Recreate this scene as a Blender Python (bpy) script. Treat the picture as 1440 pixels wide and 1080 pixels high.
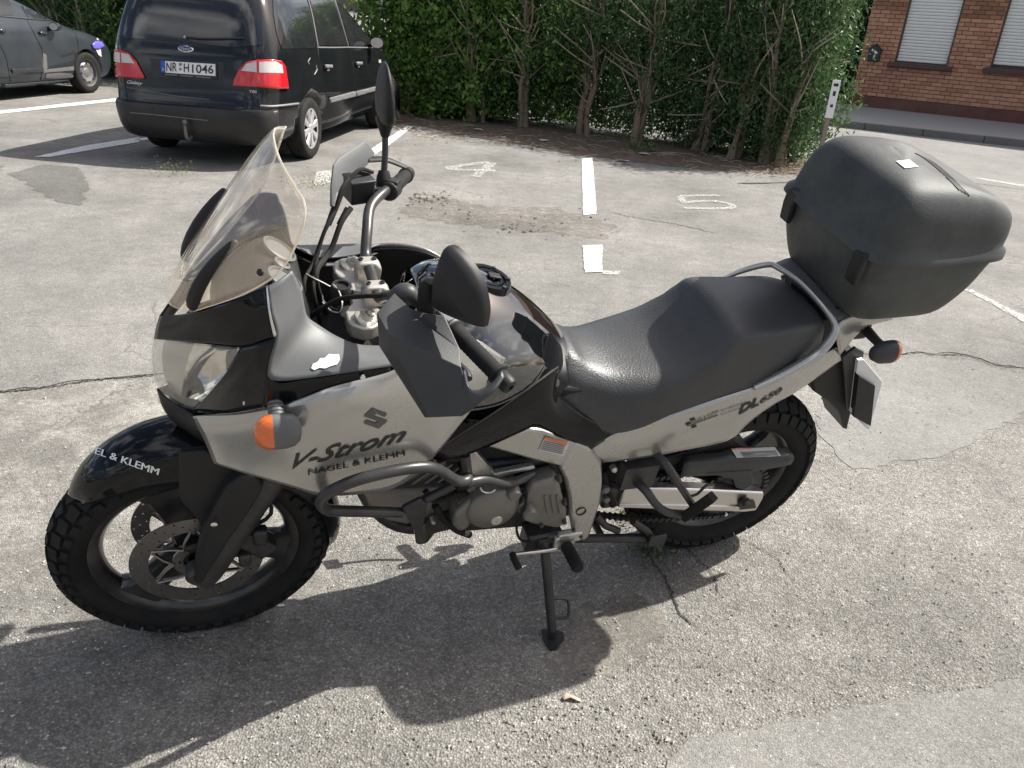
import bpy, bmesh, math, random
import numpy as np
from mathutils import Vector, Matrix
from mathutils.bvhtree import BVHTree
random.seed(7); rng = np.random.default_rng(7)
SC = bpy.context.scene
for ob in list(bpy.data.objects): bpy.data.objects.remove(ob)

# ------------------------------------------------------------------ camera
FPX, PITCH, ROLL, CAMH = 1110.0, math.radians(25.0428), math.radians(3.8319), 1.5705
fwd = np.array([0, math.cos(PITCH), -math.sin(PITCH)])
_r = np.array([1.0, 0, 0]); _u = np.cross(_r, fwd)
RT = math.cos(ROLL)*_r + math.sin(ROLL)*_u
UP = -math.sin(ROLL)*_r + math.cos(ROLL)*_u
CAM = np.array([0, 0, CAMH])
cd = bpy.data.cameras.new('camera'); co = bpy.data.objects.new('camera', cd); SC.collection.objects.link(co)
cd.sensor_width = 36; cd.lens = 36*FPX/1440; cd.clip_end = 2000; cd.clip_start = .02
m = Matrix.Identity(4)
for i in range(3):
    m[i][0], m[i][1], m[i][2], m[i][3] = RT[i], UP[i], -fwd[i], CAM[i]
co.matrix_world = m; SC.camera = co
# ------------------------------------------------------------------ sky, sun, exposure
SUN_EL, SUN_AZ = math.radians(47.5), math.radians(22.0)      # direction to the sun, azimuth from +X towards +Y
w = bpy.data.worlds.new('World'); SC.world = w; w.use_nodes = True
nt = w.node_tree; nt.nodes.clear()
sky = nt.nodes.new('ShaderNodeTexSky'); sky.sky_type = 'NISHITA'; sky.sun_disc = False
sky.sun_elevation = SUN_EL; sky.sun_rotation = math.pi/2 - SUN_AZ
sky.air_density = .75; sky.dust_density = 4.0; sky.ozone_density = .6
bg = nt.nodes.new('ShaderNodeBackground'); bg.inputs[1].default_value = .076
wo = nt.nodes.new('ShaderNodeOutputWorld')
# scattered fair-weather clouds, even over the whole sky
wc = nt.nodes.new('ShaderNodeTexCoord'); wx = nt.nodes.new('ShaderNodeSeparateXYZ'); nt.links.new(wc.outputs['Generated'], wx.inputs[0])
wa = nt.nodes.new('ShaderNodeMath'); wa.operation = 'ADD'; wa.inputs[1].default_value = .22; nt.links.new(wx.outputs[2], wa.inputs[0])
wd = nt.nodes.new('ShaderNodeVectorMath'); wd.operation = 'DIVIDE'; wk = nt.nodes.new('ShaderNodeCombineXYZ')
for i in range(3): nt.links.new(wa.outputs[0], wk.inputs[i])
nt.links.new(wc.outputs['Generated'], wd.inputs[0]); nt.links.new(wk.outputs[0], wd.inputs[1])
wn_ = nt.nodes.new('ShaderNodeTexNoise'); wn_.inputs['Scale'].default_value = 2.3; wn_.inputs['Detail'].default_value = 7; wn_.inputs['Roughness'].default_value = .55; nt.links.new(wd.outputs[0], wn_.inputs['Vector'])
wr = nt.nodes.new('ShaderNodeMapRange'); wr.inputs['From Min'].default_value = .495; wr.inputs['From Max'].default_value = .68; wr.inputs['To Max'].default_value = .85; nt.links.new(wn_.outputs[0], wr.inputs['Value'])
wm = nt.nodes.new('ShaderNodeMix'); wm.data_type = 'RGBA'; wm.inputs['B'].default_value = (15.5, 15.6, 15.3, 1); nt.links.new(wr.outputs[0], wm.inputs['Factor']); nt.links.new(sky.outputs[0], wm.inputs['A'])
nt.links.new(wm.outputs['Result'], bg.inputs[0]); nt.links.new(bg.outputs[0], wo.inputs[0])
sl = bpy.data.lights.new('sun', 'SUN'); sl.energy = 4.9; sl.angle = math.radians(.55); sl.color = (1, .972, .90)
so = bpy.data.objects.new('sun', sl); SC.collection.objects.link(so)
sd = Vector((math.cos(SUN_EL)*math.cos(SUN_AZ), math.cos(SUN_EL)*math.sin(SUN_AZ), math.sin(SUN_EL)))
so.rotation_euler = sd.to_track_quat('Z', 'Y').to_euler(); so.location = (6, 4, 9)
vs = SC.view_settings; vs.view_transform = 'Standard'; vs.look = 'None'; vs.exposure = 0.90; vs.gamma = 1; vs.use_curve_mapping = False

# ------------------------------------------------------------------ pixel -> place
def ray(x, y): return RT*(x-720)/FPX - UP*(y-540)/FPX + fwd
def gnd(x, y, z=0.0):
    d = ray(x, y); t = (z-CAMH)/d[2]; return CAM + t*d
# motorcycle frame: origin rear tyre contact, X rearwards, Y to its right, Z up in its leaning plane
PSI, LEAN = math.radians(20.8778), math.radians(14.7323)
F0 = np.array([-math.cos(PSI), -math.sin(PSI), 0])
L0 = np.cross([0, 0, 1.0], F0)
U0 = math.cos(LEAN)*np.array([0, 0, 1.0]) + math.sin(LEAN)*L0
L0 = math.cos(LEAN)*L0 - math.sin(LEAN)*np.array([0, 0, 1.0])
BO = np.array([.6414, 2.2468, 0.0]); BR = np.array([-F0, -L0, U0])     # rows = local axes
CL = BR @ (CAM-BO)
def T(x, y, lat):
    d = BR @ ray(x, y); t = (lat-CL[1])/d[1]; return CL + t*d
def zm(ox, oy, s): return lambda x, y, lat: T(ox+x/s, oy+y/s, lat)
Z4 = zm(200, 150, 3.274); Z5 = zm(190, 340, 3.177); Z6 = zm(50, 560, 3.176); Z7 = zm(420, 560, 2.92)
Z8 = zm(780, 480, 3.0); A1 = zm(400, 320, 3.273); A2 = zm(420, 80, 3.6); A3 = zm(1020, 170, 2.4); A4 = zm(760, 340, 2.88)
Z9 = zm(640, 560, 2.842); ZC = zm(440, 560, 4.5)
Pm = lambda x, y, lat: T(x, y, lat)

# ------------------------------------------------------------------ objects
COL = SC.collection
def tag(o, label=None, cat=None, group=None, kind=None):
    for k, v in (('label', label), ('category', cat), ('group', group), ('kind', kind)):
        if v: o[k] = v
    return o
def empty(name, loc=(0, 0, 0), rz=0, parent=None):
    o = bpy.data.objects.new(name, None); COL.objects.link(o); o.location = loc; o.rotation_euler = (0, 0, rz); o.parent = parent
    o.empty_display_size = .05; return o
def mesh_obj(name, verts, faces, mat, parent=None, smooth=True, bevel=0, seg=2, sub=0, solid=0, soff=0, autosm=40, loc=None):
    me = bpy.data.meshes.new(name); me.from_pydata([tuple(map(float, v)) for v in verts], [], [tuple(f) for f in faces])
    me.validate(); me.update()
    if mat is not None: me.materials.append(mat)
    o = bpy.data.objects.new(name, me); COL.objects.link(o); o.parent = parent
    if loc is not None: o.location = loc
    if smooth:
        me.polygons.foreach_set('use_smooth', [True]*len(me.polygons))
        if autosm: me.set_sharp_from_angle(angle=math.radians(autosm))
    if solid:
        md = o.modifiers.new('s', 'SOLIDIFY'); md.thickness = solid; md.offset = soff
    if bevel:
        md = o.modifiers.new('b', 'BEVEL'); md.width = bevel; md.segments = seg; md.limit_method = 'ANGLE'; md.angle_limit = math.radians(35); md.harden_normals = False
    if sub:
        md = o.modifiers.new('u', 'SUBSURF'); md.levels = sub; md.render_levels = sub
    return o
def V(*a): return np.array(a, float)
def nrm(v): v = np.asarray(v, float); return v/(np.linalg.norm(v)+1e-12)
def cr(P, n, closed=False):
    """Catmull-Rom through points P, n samples (chord-length)"""
    P = np.asarray(P, float); k = len(P)
    if k == 2: return np.array([P[0]+(P[1]-P[0])*t for t in np.linspace(0, 1, n)])
    if closed: Q = np.vstack([P[-1], P, P[0], P[1]]); segs = k
    else: Q = np.vstack([2*P[0]-P[1], P, 2*P[-1]-P[-2]]); segs = k-1
    L = np.array([np.linalg.norm(Q[i+2]-Q[i+1]) for i in range(segs)])+1e-9
    cu = np.concatenate([[0], np.cumsum(L)]); out = []
    for s in (np.linspace(0, cu[-1], n, endpoint=not closed)):
        i = min(np.searchsorted(cu, s, 'right')-1, segs-1); t = (s-cu[i])/L[i]
        a, b, c_, d = Q[i], Q[i+1], Q[i+2], Q[i+3]
        out.append(.5*(2*b+(c_-a)*t+(2*a-5*b+4*c_-d)*t*t+(3*b-a-3*c_+d)*t**3))
    return np.array(out)
class MB:
    def __init__(s): s.v = []; s.f = []
    def add(s, v, f):
        n = len(s.v); s.v += [tuple(map(float, p)) for p in v]; s.f += [tuple(i+n for i in q) for q in f]; return s
    def box(s, c, sx, sy, sz, ax=None):
        c = V(*c); A = np.eye(3) if ax is None else np.array(ax)
        vs_ = [c+A[0]*sx*i/2+A[1]*sy*j/2+A[2]*sz*k/2 for i in (-1, 1) for j in (-1, 1) for k in (-1, 1)]
        return s.add(vs_, [(0, 1, 3, 2), (4, 6, 7, 5), (0, 4, 5, 1), (2, 3, 7, 6), (0, 2, 6, 4), (1, 5, 7, 3)])
    def tube(s, pts, r, n=12, smooth=0, cap=True, ell=None):
        pts = [V(*p) for p in pts]
        if smooth: pts = list(cr(pts, smooth))
        k = len(pts); rs = r if hasattr(r, '__len__') else [r]*k
        if len(rs) != k: rs = np.interp(np.linspace(0, 1, k), np.linspace(0, 1, len(rs)), rs)
        tg = [nrm(pts[min(i+1, k-1)]-pts[max(i-1, 0)]) for i in range(k)]
        ref = V(0, 0, 1) if abs(tg[0][2]) < .9 else V(1, 0, 0)
        u = nrm(np.cross(tg[0], ref)); vs_ = []
        for i in range(k):
            u = nrm(u-tg[i]*(u@tg[i])); v2 = np.cross(tg[i], u)
            ea, eb = (1, 1) if ell is None else ell
            for j in range(n):
                a = 2*math.pi*j/n; vs_.append(pts[i]+(u*math.cos(a)*ea+v2*math.sin(a)*eb)*rs[i])
        f = [(i*n+j, i*n+(j+1) % n, (i+1)*n+(j+1) % n, (i+1)*n+j) for i in range(k-1) for j in range(n)]
        if cap: f += [tuple(reversed(range(n))), tuple((k-1)*n+j for j in range(n))]
        return s.add(vs_, f)
    def lathe(s, prof, c, axis, n=48, closed=False, a0=0, a1=2*math.pi):
        """prof: (r, h) pairs, h along axis"""
        c = V(*c); ax = nrm(axis); ref = V(0, 0, 1) if abs(ax[2]) < .9 else V(1, 0, 0)
        u = nrm(np.cross(ref, ax)); v2 = np.cross(ax, u); full = abs(a1-a0-2*math.pi) < 1e-6
        N = n if full else n+1; k = len(prof); vs_ = []
        for i in range(N):
            a = a0+(a1-a0)*i/n; d = u*math.cos(a)+v2*math.sin(a)
            vs_ += [c+d*r+ax*h for r, h in prof]
        f = []
        for i in range(n):
            j = (i+1) % N if full else i+1
            for q in range(k if closed else k-1):
                q2 = (q+1) % k; f.append((i*k+q, j*k+q, j*k+q2, i*k+q2))
        return s.add(vs_, f)
    def loft(s, rings, closed=True, cap0=True, cap1=True):
        n = len(rings[0]); vs_ = [p for r in rings for p in r]; k = len(rings)
        f = [(i*n+j, i*n+(j+1) % n, (i+1)*n+(j+1) % n, (i+1)*n+j) for i in range(k-1) for j in range(n if closed else n-1)]
        if cap0: f.append(tuple(reversed(range(n))))
        if cap1: f.append(tuple((k-1)*n+j for j in range(n)))
        return s.add(vs_, f)
    def prism(s, pts, off):
        """closed polygon pts (3d) extruded by vector off"""
        n = len(pts); off = V(*off); vs_ = [V(*p) for p in pts]+[V(*p)+off for p in pts]
        f = [tuple(range(n)), tuple(reversed(range(n, 2*n)))]+[(i, i+n, (i+1) % n+n, (i+1) % n) for i in range(n)]
        return s.add(vs_, f)
    def build(s, name, mat, parent=None, fix=True, **k):
        o = mesh_obj(name, s.v, s.f, mat, parent, **k)
        if fix:
            bm = bmesh.new(); bm.from_mesh(o.data); bmesh.ops.recalc_face_normals(bm, faces=bm.faces[:]); bm.to_mesh(o.data); bm.free()
        return o
def mirY(v): return [(p[0], -p[1], p[2]) for p in v]
def grid_mesh(rows, nu, nv):
    """rows of 3d points -> catmull-rom surface nu x nv"""
    R1 = [cr(r, nu) for r in rows]
    cols = [cr([R1[i][j] for i in range(len(rows))], nv) if len(rows) > 1 else None for j in range(nu)]
    v = [cols[j][i] for i in range(nv) for j in range(nu)]
    f = [(i*nu+j, i*nu+j+1, (i+1)*nu+j+1, (i+1)*nu+j) for i in range(nv-1) for j in range(nu-1)]
    return v, f
def panel(name, rows, mat, parent, nu=28, nv=12, thick=.004, both=True, bulge=0, autosm=50):
    v, f = grid_mesh(rows, nu, nv)
    if bulge:
        v = [V(*p) for p in v]
        for i in range(nv):
            for j in range(nu):
                b = 4*(i/(nv-1))*(1-i/(nv-1))*min(1, 4*(j/(nu-1))*(1-j/(nu-1)))
                v[i*nu+j][1] -= bulge*b
    out = [mesh_obj(name, v, f, mat, parent, solid=thick, soff=0, autosm=autosm)]
    if both: out.append(mesh_obj(name, mirY(v), [tuple(reversed(q)) for q in f], mat, parent, solid=thick, soff=0, autosm=autosm))
    return out
def plate(name, pts, mat, parent, thick, both=False, bevel=.003, d=(0, 1, 0), seg=2):
    """outline of 3d points extruded along d"""
    off = V(*d)*thick; m_ = MB().prism(pts, off); out = [m_.build(name, mat, parent, bevel=bevel, seg=seg)]
    if both:
        m2 = MB().prism(mirY(pts), V(off[0], -off[1], off[2])); out.append(m2.build(name, mat, parent, bevel=bevel, seg=seg))
    return out

# ------------------------------------------------------------------ materials
def mat(name, col, rough=.5, metal=0, spec=.5, coat=0, coat_r=.05, var=0, vscale=8, bump=0, bscale=200, rvar=0, dust=0, dustcol=(.32, .28, .23), bdist=.002):
    m_ = bpy.data.materials.new(name); m_.use_nodes = True; nt_ = m_.node_tree; b = nt_.nodes['Principled BSDF']
    N = nt_.nodes.new; L = nt_.links.new
    b.inputs['Base Color'].default_value = (*col, 1); b.inputs['Roughness'].default_value = rough; b.inputs['Metallic'].default_value = metal
    b.inputs['Specular IOR Level'].default_value = spec; b.inputs['Coat Weight'].default_value = coat; b.inputs['Coat Roughness'].default_value = coat_r
    tc = N('ShaderNodeTexCoord')
    if var or rvar or dust:
        n1 = N('ShaderNodeTexNoise'); n1.inputs['Scale'].default_value = vscale; n1.inputs['Detail'].default_value = 8; n1.inputs['Roughness'].default_value = .65
        L(tc.outputs['Object'], n1.inputs['Vector'])
        cur = None
        if var:
            mx = N('ShaderNodeMix'); mx.data_type = 'RGBA'; mx.inputs['A'].default_value = (*[c*(1-var) for c in col], 1); mx.inputs['B'].default_value = (*[min(1, c*(1+var)) for c in col], 1)
            L(n1.outputs[0], mx.inputs['Factor']); cur = mx.outputs['Result']
        if dust:
            n2 = N('ShaderNodeTexNoise'); n2.inputs['Scale'].default_value = vscale*.6; n2.inputs['Detail'].default_value = 10; n2.inputs['Roughness'].default_value = .7
            L(tc.outputs['Object'], n2.inputs['Vector'])
            rp = N('ShaderNodeMapRange'); rp.inputs['From Min'].default_value = .42; rp.inputs['From Max'].default_value = .72; rp.inputs['To Max'].default_value = dust
            L(n2.outputs[0], rp.inputs['Value'])
            md = N('ShaderNodeMix'); md.data_type = 'RGBA'; md.inputs['B'].default_value = (*dustcol, 1)
            L(rp.outputs[0], md.inputs['Factor'])
            if cur: L(cur, md.inputs['A'])
            else: md.inputs['A'].default_value = (*col, 1)
            cur = md.outputs['Result']
        if cur: L(cur, b.inputs['Base Color'])
        if rvar:
            rr = N('ShaderNodeMapRange'); rr.inputs['From Min'].default_value = .3; rr.inputs['From Max'].default_value = .7
            rr.inputs['To Min'].default_value = max(0, rough-rvar); rr.inputs['To Max'].default_value = min(1, rough+rvar)
            L(n1.outputs[0], rr.inputs['Value']); L(rr.outputs[0], b.inputs['Roughness'])
    if bump:
        n3 = N('ShaderNodeTexNoise'); n3.inputs['Scale'].default_value = bscale; n3.inputs['Detail'].default_value = 3
        L(tc.outputs['Object'], n3.inputs['Vector']); bp = N('ShaderNodeBump'); bp.inputs['Strength'].default_value = bump; bp.inputs['Distance'].default_value = bdist
        L(n3.outputs[0], bp.inputs['Height']); L(bp.outputs[0], b.inputs['Normal'])
    return m_
def glass(name, tint=(.9, .9, .88), gloss=.08, haze=0.0, hazecol=(.6, .55, .48), rough=.02, ior=1.49, hazevar=True):
    m_ = bpy.data.materials.new(name); m_.use_nodes = True; nt_ = m_.node_tree; nt_.nodes.clear(); N = nt_.nodes.new; L = nt_.links.new
    o = N('ShaderNodeOutputMaterial'); tr = N('ShaderNodeBsdfTransparent'); tr.inputs[0].default_value = (*tint, 1)
    gl = N('ShaderNodeBsdfGlossy'); gl.inputs['Roughness'].default_value = rough; gl.inputs[0].default_value = (1, 1, 1, 1)
    fr = N('ShaderNodeFresnel'); ge = N('ShaderNodeNewGeometry'); e1 = N('ShaderNodeMath'); e1.operation = 'MULTIPLY_ADD'; e1.inputs[1].default_value = -2; e1.inputs[2].default_value = 1; L(ge.outputs['Backfacing'], e1.inputs[0])
    e2 = N('ShaderNodeMath'); e2.operation = 'POWER'; e2.inputs[0].default_value = ior; L(e1.outputs[0], e2.inputs[1]); L(e2.outputs[0], fr.inputs[0]); mx = N('ShaderNodeMixShader')
    mp = N('ShaderNodeMath'); mp.operation = 'MULTIPLY_ADD'; mp.inputs[1].default_value = 1.0; mp.inputs[2].default_value = gloss; mp.use_clamp = True
    L(fr.outputs[0], mp.inputs[0]); L(mp.outputs[0], mx.inputs[0]); L(tr.outputs[0], mx.inputs[1]); L(gl.outputs[0], mx.inputs[2]); last = mx
    if haze:
        df = N('ShaderNodeBsdfDiffuse'); df.inputs[0].default_value = (*hazecol, 1); tl = N('ShaderNodeBsdfTranslucent'); tl.inputs[0].default_value = (*hazecol, 1)
        a = N('ShaderNodeAddShader'); L(df.outputs[0], a.inputs[0]); L(tl.outputs[0], a.inputs[1])
        m2 = N('ShaderNodeMixShader'); m2.inputs[0].default_value = haze; L(mx.outputs[0], m2.inputs[1]); L(a.outputs[0], m2.inputs[2]); last = m2
        if hazevar:
            tc = N('ShaderNodeTexCoord'); n1 = N('ShaderNodeTexNoise'); n1.inputs['Scale'].default_value = 7; n1.inputs['Detail'].default_value = 6
            r = N('ShaderNodeMapRange'); r.inputs['From Min'].default_value = .3; r.inputs['From Max'].default_value = .75; r.inputs['To Min'].default_value = haze*.5; r.inputs['To Max'].default_value = haze*1.6
            L(tc.outputs['Object'], n1.inputs[0]); L(n1.outputs[0], r.inputs['Value']); L(r.outputs[0], m2.inputs[0])
    L(last.outputs[0], o.inputs[0]); return m_
M = {}
M['silver'] = mat('silver_paint', (.425, .413, .385), .27, .68, coat=.5, coat_r=.06, var=.04, vscale=3, rvar=.03)
M['black_gloss'] = mat('black_gloss_paint', (.004, .0045, .0055), .06, 0, spec=.28, rvar=.03, dust=.008, vscale=9)
M['tank_paint'] = mat('tank_paint', (.004, .0045, .0055), .04, 0, spec=1.0, coat=1.0, coat_r=.02, rvar=.02, dust=.006, vscale=9)
M['black_plastic'] = mat('black_plastic', (.014, .014, .015), .5, spec=.3, bump=.15, bscale=600, var=.15, dust=.04)
M['grey_plastic'] = mat('grey_plastic', (.10, .104, .108), .48, spec=.4, bump=.12, bscale=700, var=.1, dust=.10, vscale=7)
M['dark_grey_plastic'] = mat('dark_grey_plastic', (.032, .034, .037), .46, spec=.4, bump=.2, bscale=500, var=.15, dust=.06, vscale=6)
M['case_plastic'] = mat('case_plastic', (.034, .038, .038), .56, spec=.35, bump=.4, bscale=420, var=.25, dust=.28, vscale=5, dustcol=(.20, .195, .18))
M['vinyl'] = mat('seat_vinyl', (.030, .031, .033), .42, spec=.5, var=.2, vscale=6, dust=.16, dustcol=(.12, .118, .115), bump=.6, bscale=210)
M['rubber'] = mat('rubber', (.011, .011, .011), .8, spec=.25, var=.2, vscale=14, dust=.14, dustcol=(.10, .09, .075))
M['alu'] = mat('brushed_aluminium', (.62, .60, .57), .34, 1.0, var=.1, vscale=20, rvar=.1)
M['clamp'] = mat('cast_alloy', (.58, .55, .50), .42, .75, bump=.1, bscale=300, var=.1)
M['engine'] = mat('engine_paint', (.17, .158, .14), .46, .45, bump=.15, bscale=250, var=.2, dust=.25)
M['dark_metal'] = mat('dark_metal', (.03, .03, .031), .42, .4, var=.2, dust=.2)
M['bar'] = mat('bar_paint', (.035, .036, .037), .36, .3, var=.15, dust=.15, vscale=12)
M['disc'] = mat('brake_disc_steel', (.27, .25, .23), .34, .9, var=.25, vscale=30)
M['rim'] = mat('rim_paint', (.012, .012, .013), .3, 0, coat=.3, dust=.25)
M['chrome'] = mat('bright_metal', (.75, .74, .72), .16, 1.0)
M['orange'] = mat('orange_lens', (.65, .13, .02), .22, spec=.6, coat=.5, var=.08)
M['white'] = mat('white_print', (.72, .72, .70), .5, var=.05)
M['print_black'] = mat('black_print', (.012, .012, .013), .45)
M['print_grey'] = mat('grey_print', (.085, .082, .077), .5)
M['red'] = mat('red_plastic', (.45, .015, .02), .35)
M['label'] = mat('label_film', (.55, .53, .50), .45)
M['screen'] = glass('windscreen_plastic', (.95, .93, .90), gloss=.02, haze=.038, hazecol=(.74, .62, .50), rough=.03, hazevar=False)
M['lens'] = glass('headlight_lens', (.95, .95, .94), gloss=.02, haze=.02, hazecol=(.55, .53, .5))
M['reflector'] = mat('reflector', (.90, .88, .84), .08, 1.0); M['bezel'] = mat('lamp_bezel', (.50, .48, .45), .3, .7)

_txt = {}
def text_mesh(s, bold=.0, shear=0.0, res=3, space=1.0):
    """flat lettering normalised to unit box: verts2d, faces, aspect"""
    key = (s, bold, shear, space)
    if key in _txt: return _txt[key]
    cu = bpy.data.curves.new('t', 'FONT'); cu.body = s; cu.shear = shear; cu.offset = bold; cu.resolution_u = res; cu.fill_mode = 'FRONT'; cu.space_character = space
    o = bpy.data.objects.new('t', cu); COL.objects.link(o); bpy.context.view_layer.update()
    me = bpy.data.meshes.new_from_object(o.evaluated_get(bpy.context.evaluated_depsgraph_get()))
    v = np.array([p.co[:] for p in me.vertices]); f = [tuple(p.vertices) for p in me.polygons]
    bpy.data.objects.remove(o); bpy.data.curves.remove(cu); bpy.data.meshes.remove(me)
    mn, mx_ = v.min(0), v.max(0); asp = (mx_[0]-mn[0])/(mx_[1]-mn[1])
    v2 = (v[:, :2]-mn[:2])/(mx_[:2]-mn[:2]); _txt[key] = (v2, f, asp); return _txt[key]
def decal(name, v2, f, p0, p1, p2, target, mat_, parent, off=.0022, sub=1):
    """flat print: unit-box shape spread by p0 (origin), p1 (u=1), p2 (v=1), all picture points, laid on the surface of target"""
    bpy.context.view_layer.update()
    bm = bmesh.new(); bv = [bm.verts.new((a, b, 0)) for a, b in v2]
    for q in f:
        try: bm.faces.new([bv[i] for i in q])
        except ValueError: pass
    if sub: bmesh.ops.triangulate(bm, faces=bm.faces[:]); 
    for _ in range(sub): bmesh.ops.subdivide_edges(bm, edges=[e for e in bm.edges if e.calc_length() > .06], cuts=1)
    tr = [BVHTree.FromObject(t, bpy.context.evaluated_depsgraph_get()) for t in target]
    p0, p1, p2 = V(*p0), V(*p1), V(*p2); kill = []
    for v in bm.verts:
        px = p0+(p1-p0)*v.co.x+(p2-p0)*v.co.y; d = nrm(BR @ ray(*px)); best = None
        for t in tr:
            h = t.ray_cast(Vector(CL), Vector(d))
            if h[0] is not None and (best is None or h[3] < best[3]): best = h
        if best is None: kill.append(v); continue
        n = best[1]; n = n if n.dot(Vector(d)) < 0 else -n
        v.co = best[0]+n*off
    if kill: bmesh.ops.delete(bm, geom=kill, context='VERTS')
    me = bpy.data.meshes.new(name); bm.to_mesh(me); bm.free(); me.materials.append(mat_)
    o = bpy.data.objects.new(name, me); COL.objects.link(o); o.parent = parent; return o
def quad2(): return [(0, 0), (1, 0), (1, 1), (0, 1)], [(0, 1, 2, 3)]
# ================================================================== GROUND
def asphalt(name, base, spread, stone=170, stain=.25, warm=(1, .97, .92), bump=.6, dark=.25, cracks=0.0):
    m_ = bpy.data.materials.new(name); m_.use_nodes = True; nt_ = m_.node_tree; b = nt_.nodes['Principled BSDF']; N = nt_.nodes.new; L = nt_.links.new
    tc = N('ShaderNodeTexCoord'); b.inputs['Roughness'].default_value = .88; b.inputs['Specular IOR Level'].default_value = .3
    v1 = N('ShaderNodeTexVoronoi'); v1.inputs['Scale'].default_value = stone; v1.inputs['Randomness'].default_value = 1
    v2 = N('ShaderNodeTexVoronoi'); v2.inputs['Scale'].default_value = stone*.45
    n1 = N('ShaderNodeTexNoise'); n1.inputs['Scale'].default_value = .9; n1.inputs['Detail'].default_value = 9; n1.inputs['Roughness'].default_value = .62
    n2 = N('ShaderNodeTexNoise'); n2.inputs['Scale'].default_value = 7; n2.inputs['Detail'].default_value = 8; n2.inputs['Roughness'].default_value = .7
    n3 = N('ShaderNodeTexNoise'); n3.inputs['Scale'].default_value = 900; n3.inputs['Detail'].default_value = 2
    for n_ in (v1, v2, n1, n2, n3): L(tc.outputs['Object'], n_.inputs['Vector'])
    # stone brightness from the cell's own random colour
    sx = N('ShaderNodeSeparateColor'); L(v1.outputs['Color'], sx.inputs[0]); sy = N('ShaderNodeSeparateColor'); L(v2.outputs['Color'], sy.inputs[0])
    r1 = N('ShaderNodeValToRGB'); cr_ = r1.color_ramp; cr_.elements[0].position = 0; cr_.elements[0].color = (*[base*c*(1-spread) for c in warm], 1)
    cr_.elements[1].position = 1; cr_.elements[1].color = (*[min(.8, base*c*(1+spread*1.9)) for c in (1, .98, .95)], 1)
    e = cr_.elements.new(.55); e.color = (*[base*c for c in warm], 1); e = cr_.elements.new(.88); e.color = (*[base*c*(1+spread*.6) for c in (1.03, .97, .9)], 1)
    mxv = N('ShaderNodeMath'); mxv.operation = 'MULTIPLY_ADD'; mxv.inputs[1].default_value = .35; L(sy.outputs[0], mxv.inputs[0])
    ms = N('ShaderNodeMath'); ms.operation = 'MULTIPLY'; ms.inputs[1].default_value = .68; L(sx.outputs[0], ms.inputs[0]); L(ms.outputs[0], mxv.inputs[2]); L(mxv.outputs[0], r1.inputs[0])
    # binder between stones
    d1 = N('ShaderNodeMapRange'); d1.inputs['From Min'].default_value = .35; d1.inputs['From Max'].default_value = .62; d1.inputs['To Max'].default_value = dark*2
    L(v1.outputs['Distance'], d1.inputs['Value'])
    m1 = N('ShaderNodeMix'); m1.data_type = 'RGBA'; m1.inputs['B'].default_value = (base*.42, base*.40, base*.37, 1); L(d1.outputs[0], m1.inputs['Factor']); L(r1.outputs[0], m1.inputs['A'])
    # stains, large and small
    s1 = N('ShaderNodeMapRange'); s1.inputs['From Min'].default_value = .32; s1.inputs['From Max'].default_value = .68; s1.inputs['To Min'].default_value = 1-stain; s1.inputs['To Max'].default_value = 1+stain*.55; L(n1.outputs[0], s1.inputs['Value'])
    s2 = N('ShaderNodeMapRange'); s2.inputs['From Min'].default_value = .3; s2.inputs['From Max'].default_value = .7; s2.inputs['To Min'].default_value = 1-stain*.6; s2.inputs['To Max'].default_value = 1+stain*.4; L(n2.outputs[0], s2.inputs['Value'])
    mm_ = N('ShaderNodeMath'); mm_.operation = 'MULTIPLY'; L(s1.outputs[0], mm_.inputs[0]); L(s2.outputs[0], mm_.inputs[1])
    vm = N('ShaderNodeVectorMath'); vm.operation = 'SCALE'; L(m1.outputs['Result'], vm.inputs[0]); L(mm_.outputs[0], vm.inputs['Scale'])
    out = vm.outputs[0]
    if cracks:
        v3 = N('ShaderNodeTexVoronoi'); v3.feature = 'DISTANCE_TO_EDGE'; v3.inputs['Scale'].default_value = 1.5
        nw = N('ShaderNodeTexNoise'); nw.inputs['Scale'].default_value = 3; nw.inputs['Detail'].default_value = 6
        ad = N('ShaderNodeVectorMath'); ad.operation = 'MULTIPLY_ADD'; ad.inputs[1].default_value = (.55, .55, 0); L(tc.outputs['Object'], nw.inputs[0]); L(nw.outputs['Color'], ad.inputs[0]); L(tc.outputs['Object'], ad.inputs[2]); L(ad.outputs[0], v3.inputs['Vector'])
        c1 = N('ShaderNodeMapRange'); c1.inputs['From Min'].default_value = .004; c1.inputs['From Max'].default_value = .014; c1.inputs['To Min'].default_value = cracks; c1.inputs['To Max'].default_value = 0; L(v3.outputs['Distance'], c1.inputs['Value'])
        gate = N('ShaderNodeMapRange'); gate.inputs['From Min'].default_value = .5; gate.inputs['From Max'].default_value = .58; L(n1.outputs[0], gate.inputs['Value'])
        mg = N('ShaderNodeMath'); mg.operation = 'MULTIPLY'; L(c1.outputs[0], mg.inputs[0]); L(gate.outputs[0], mg.inputs[1])
        m3 = N('ShaderNodeMix'); m3.data_type = 'RGBA'; m3.inputs['B'].default_value = (.05, .047, .042, 1); L(mg.outputs[0], m3.inputs['Factor']); L(out, m3.inputs['A']); out = m3.outputs['Result']
    L(out, b.inputs['Base Color'])
    bp = N('ShaderNodeBump'); bp.inputs['Strength'].default_value = bump; bp.inputs['Distance'].default_value = .004; bp.invert = True
    b2 = N('ShaderNodeBump'); b2.inputs['Strength'].default_value = .35; b2.inputs['Distance'].default_value = .03
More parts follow.
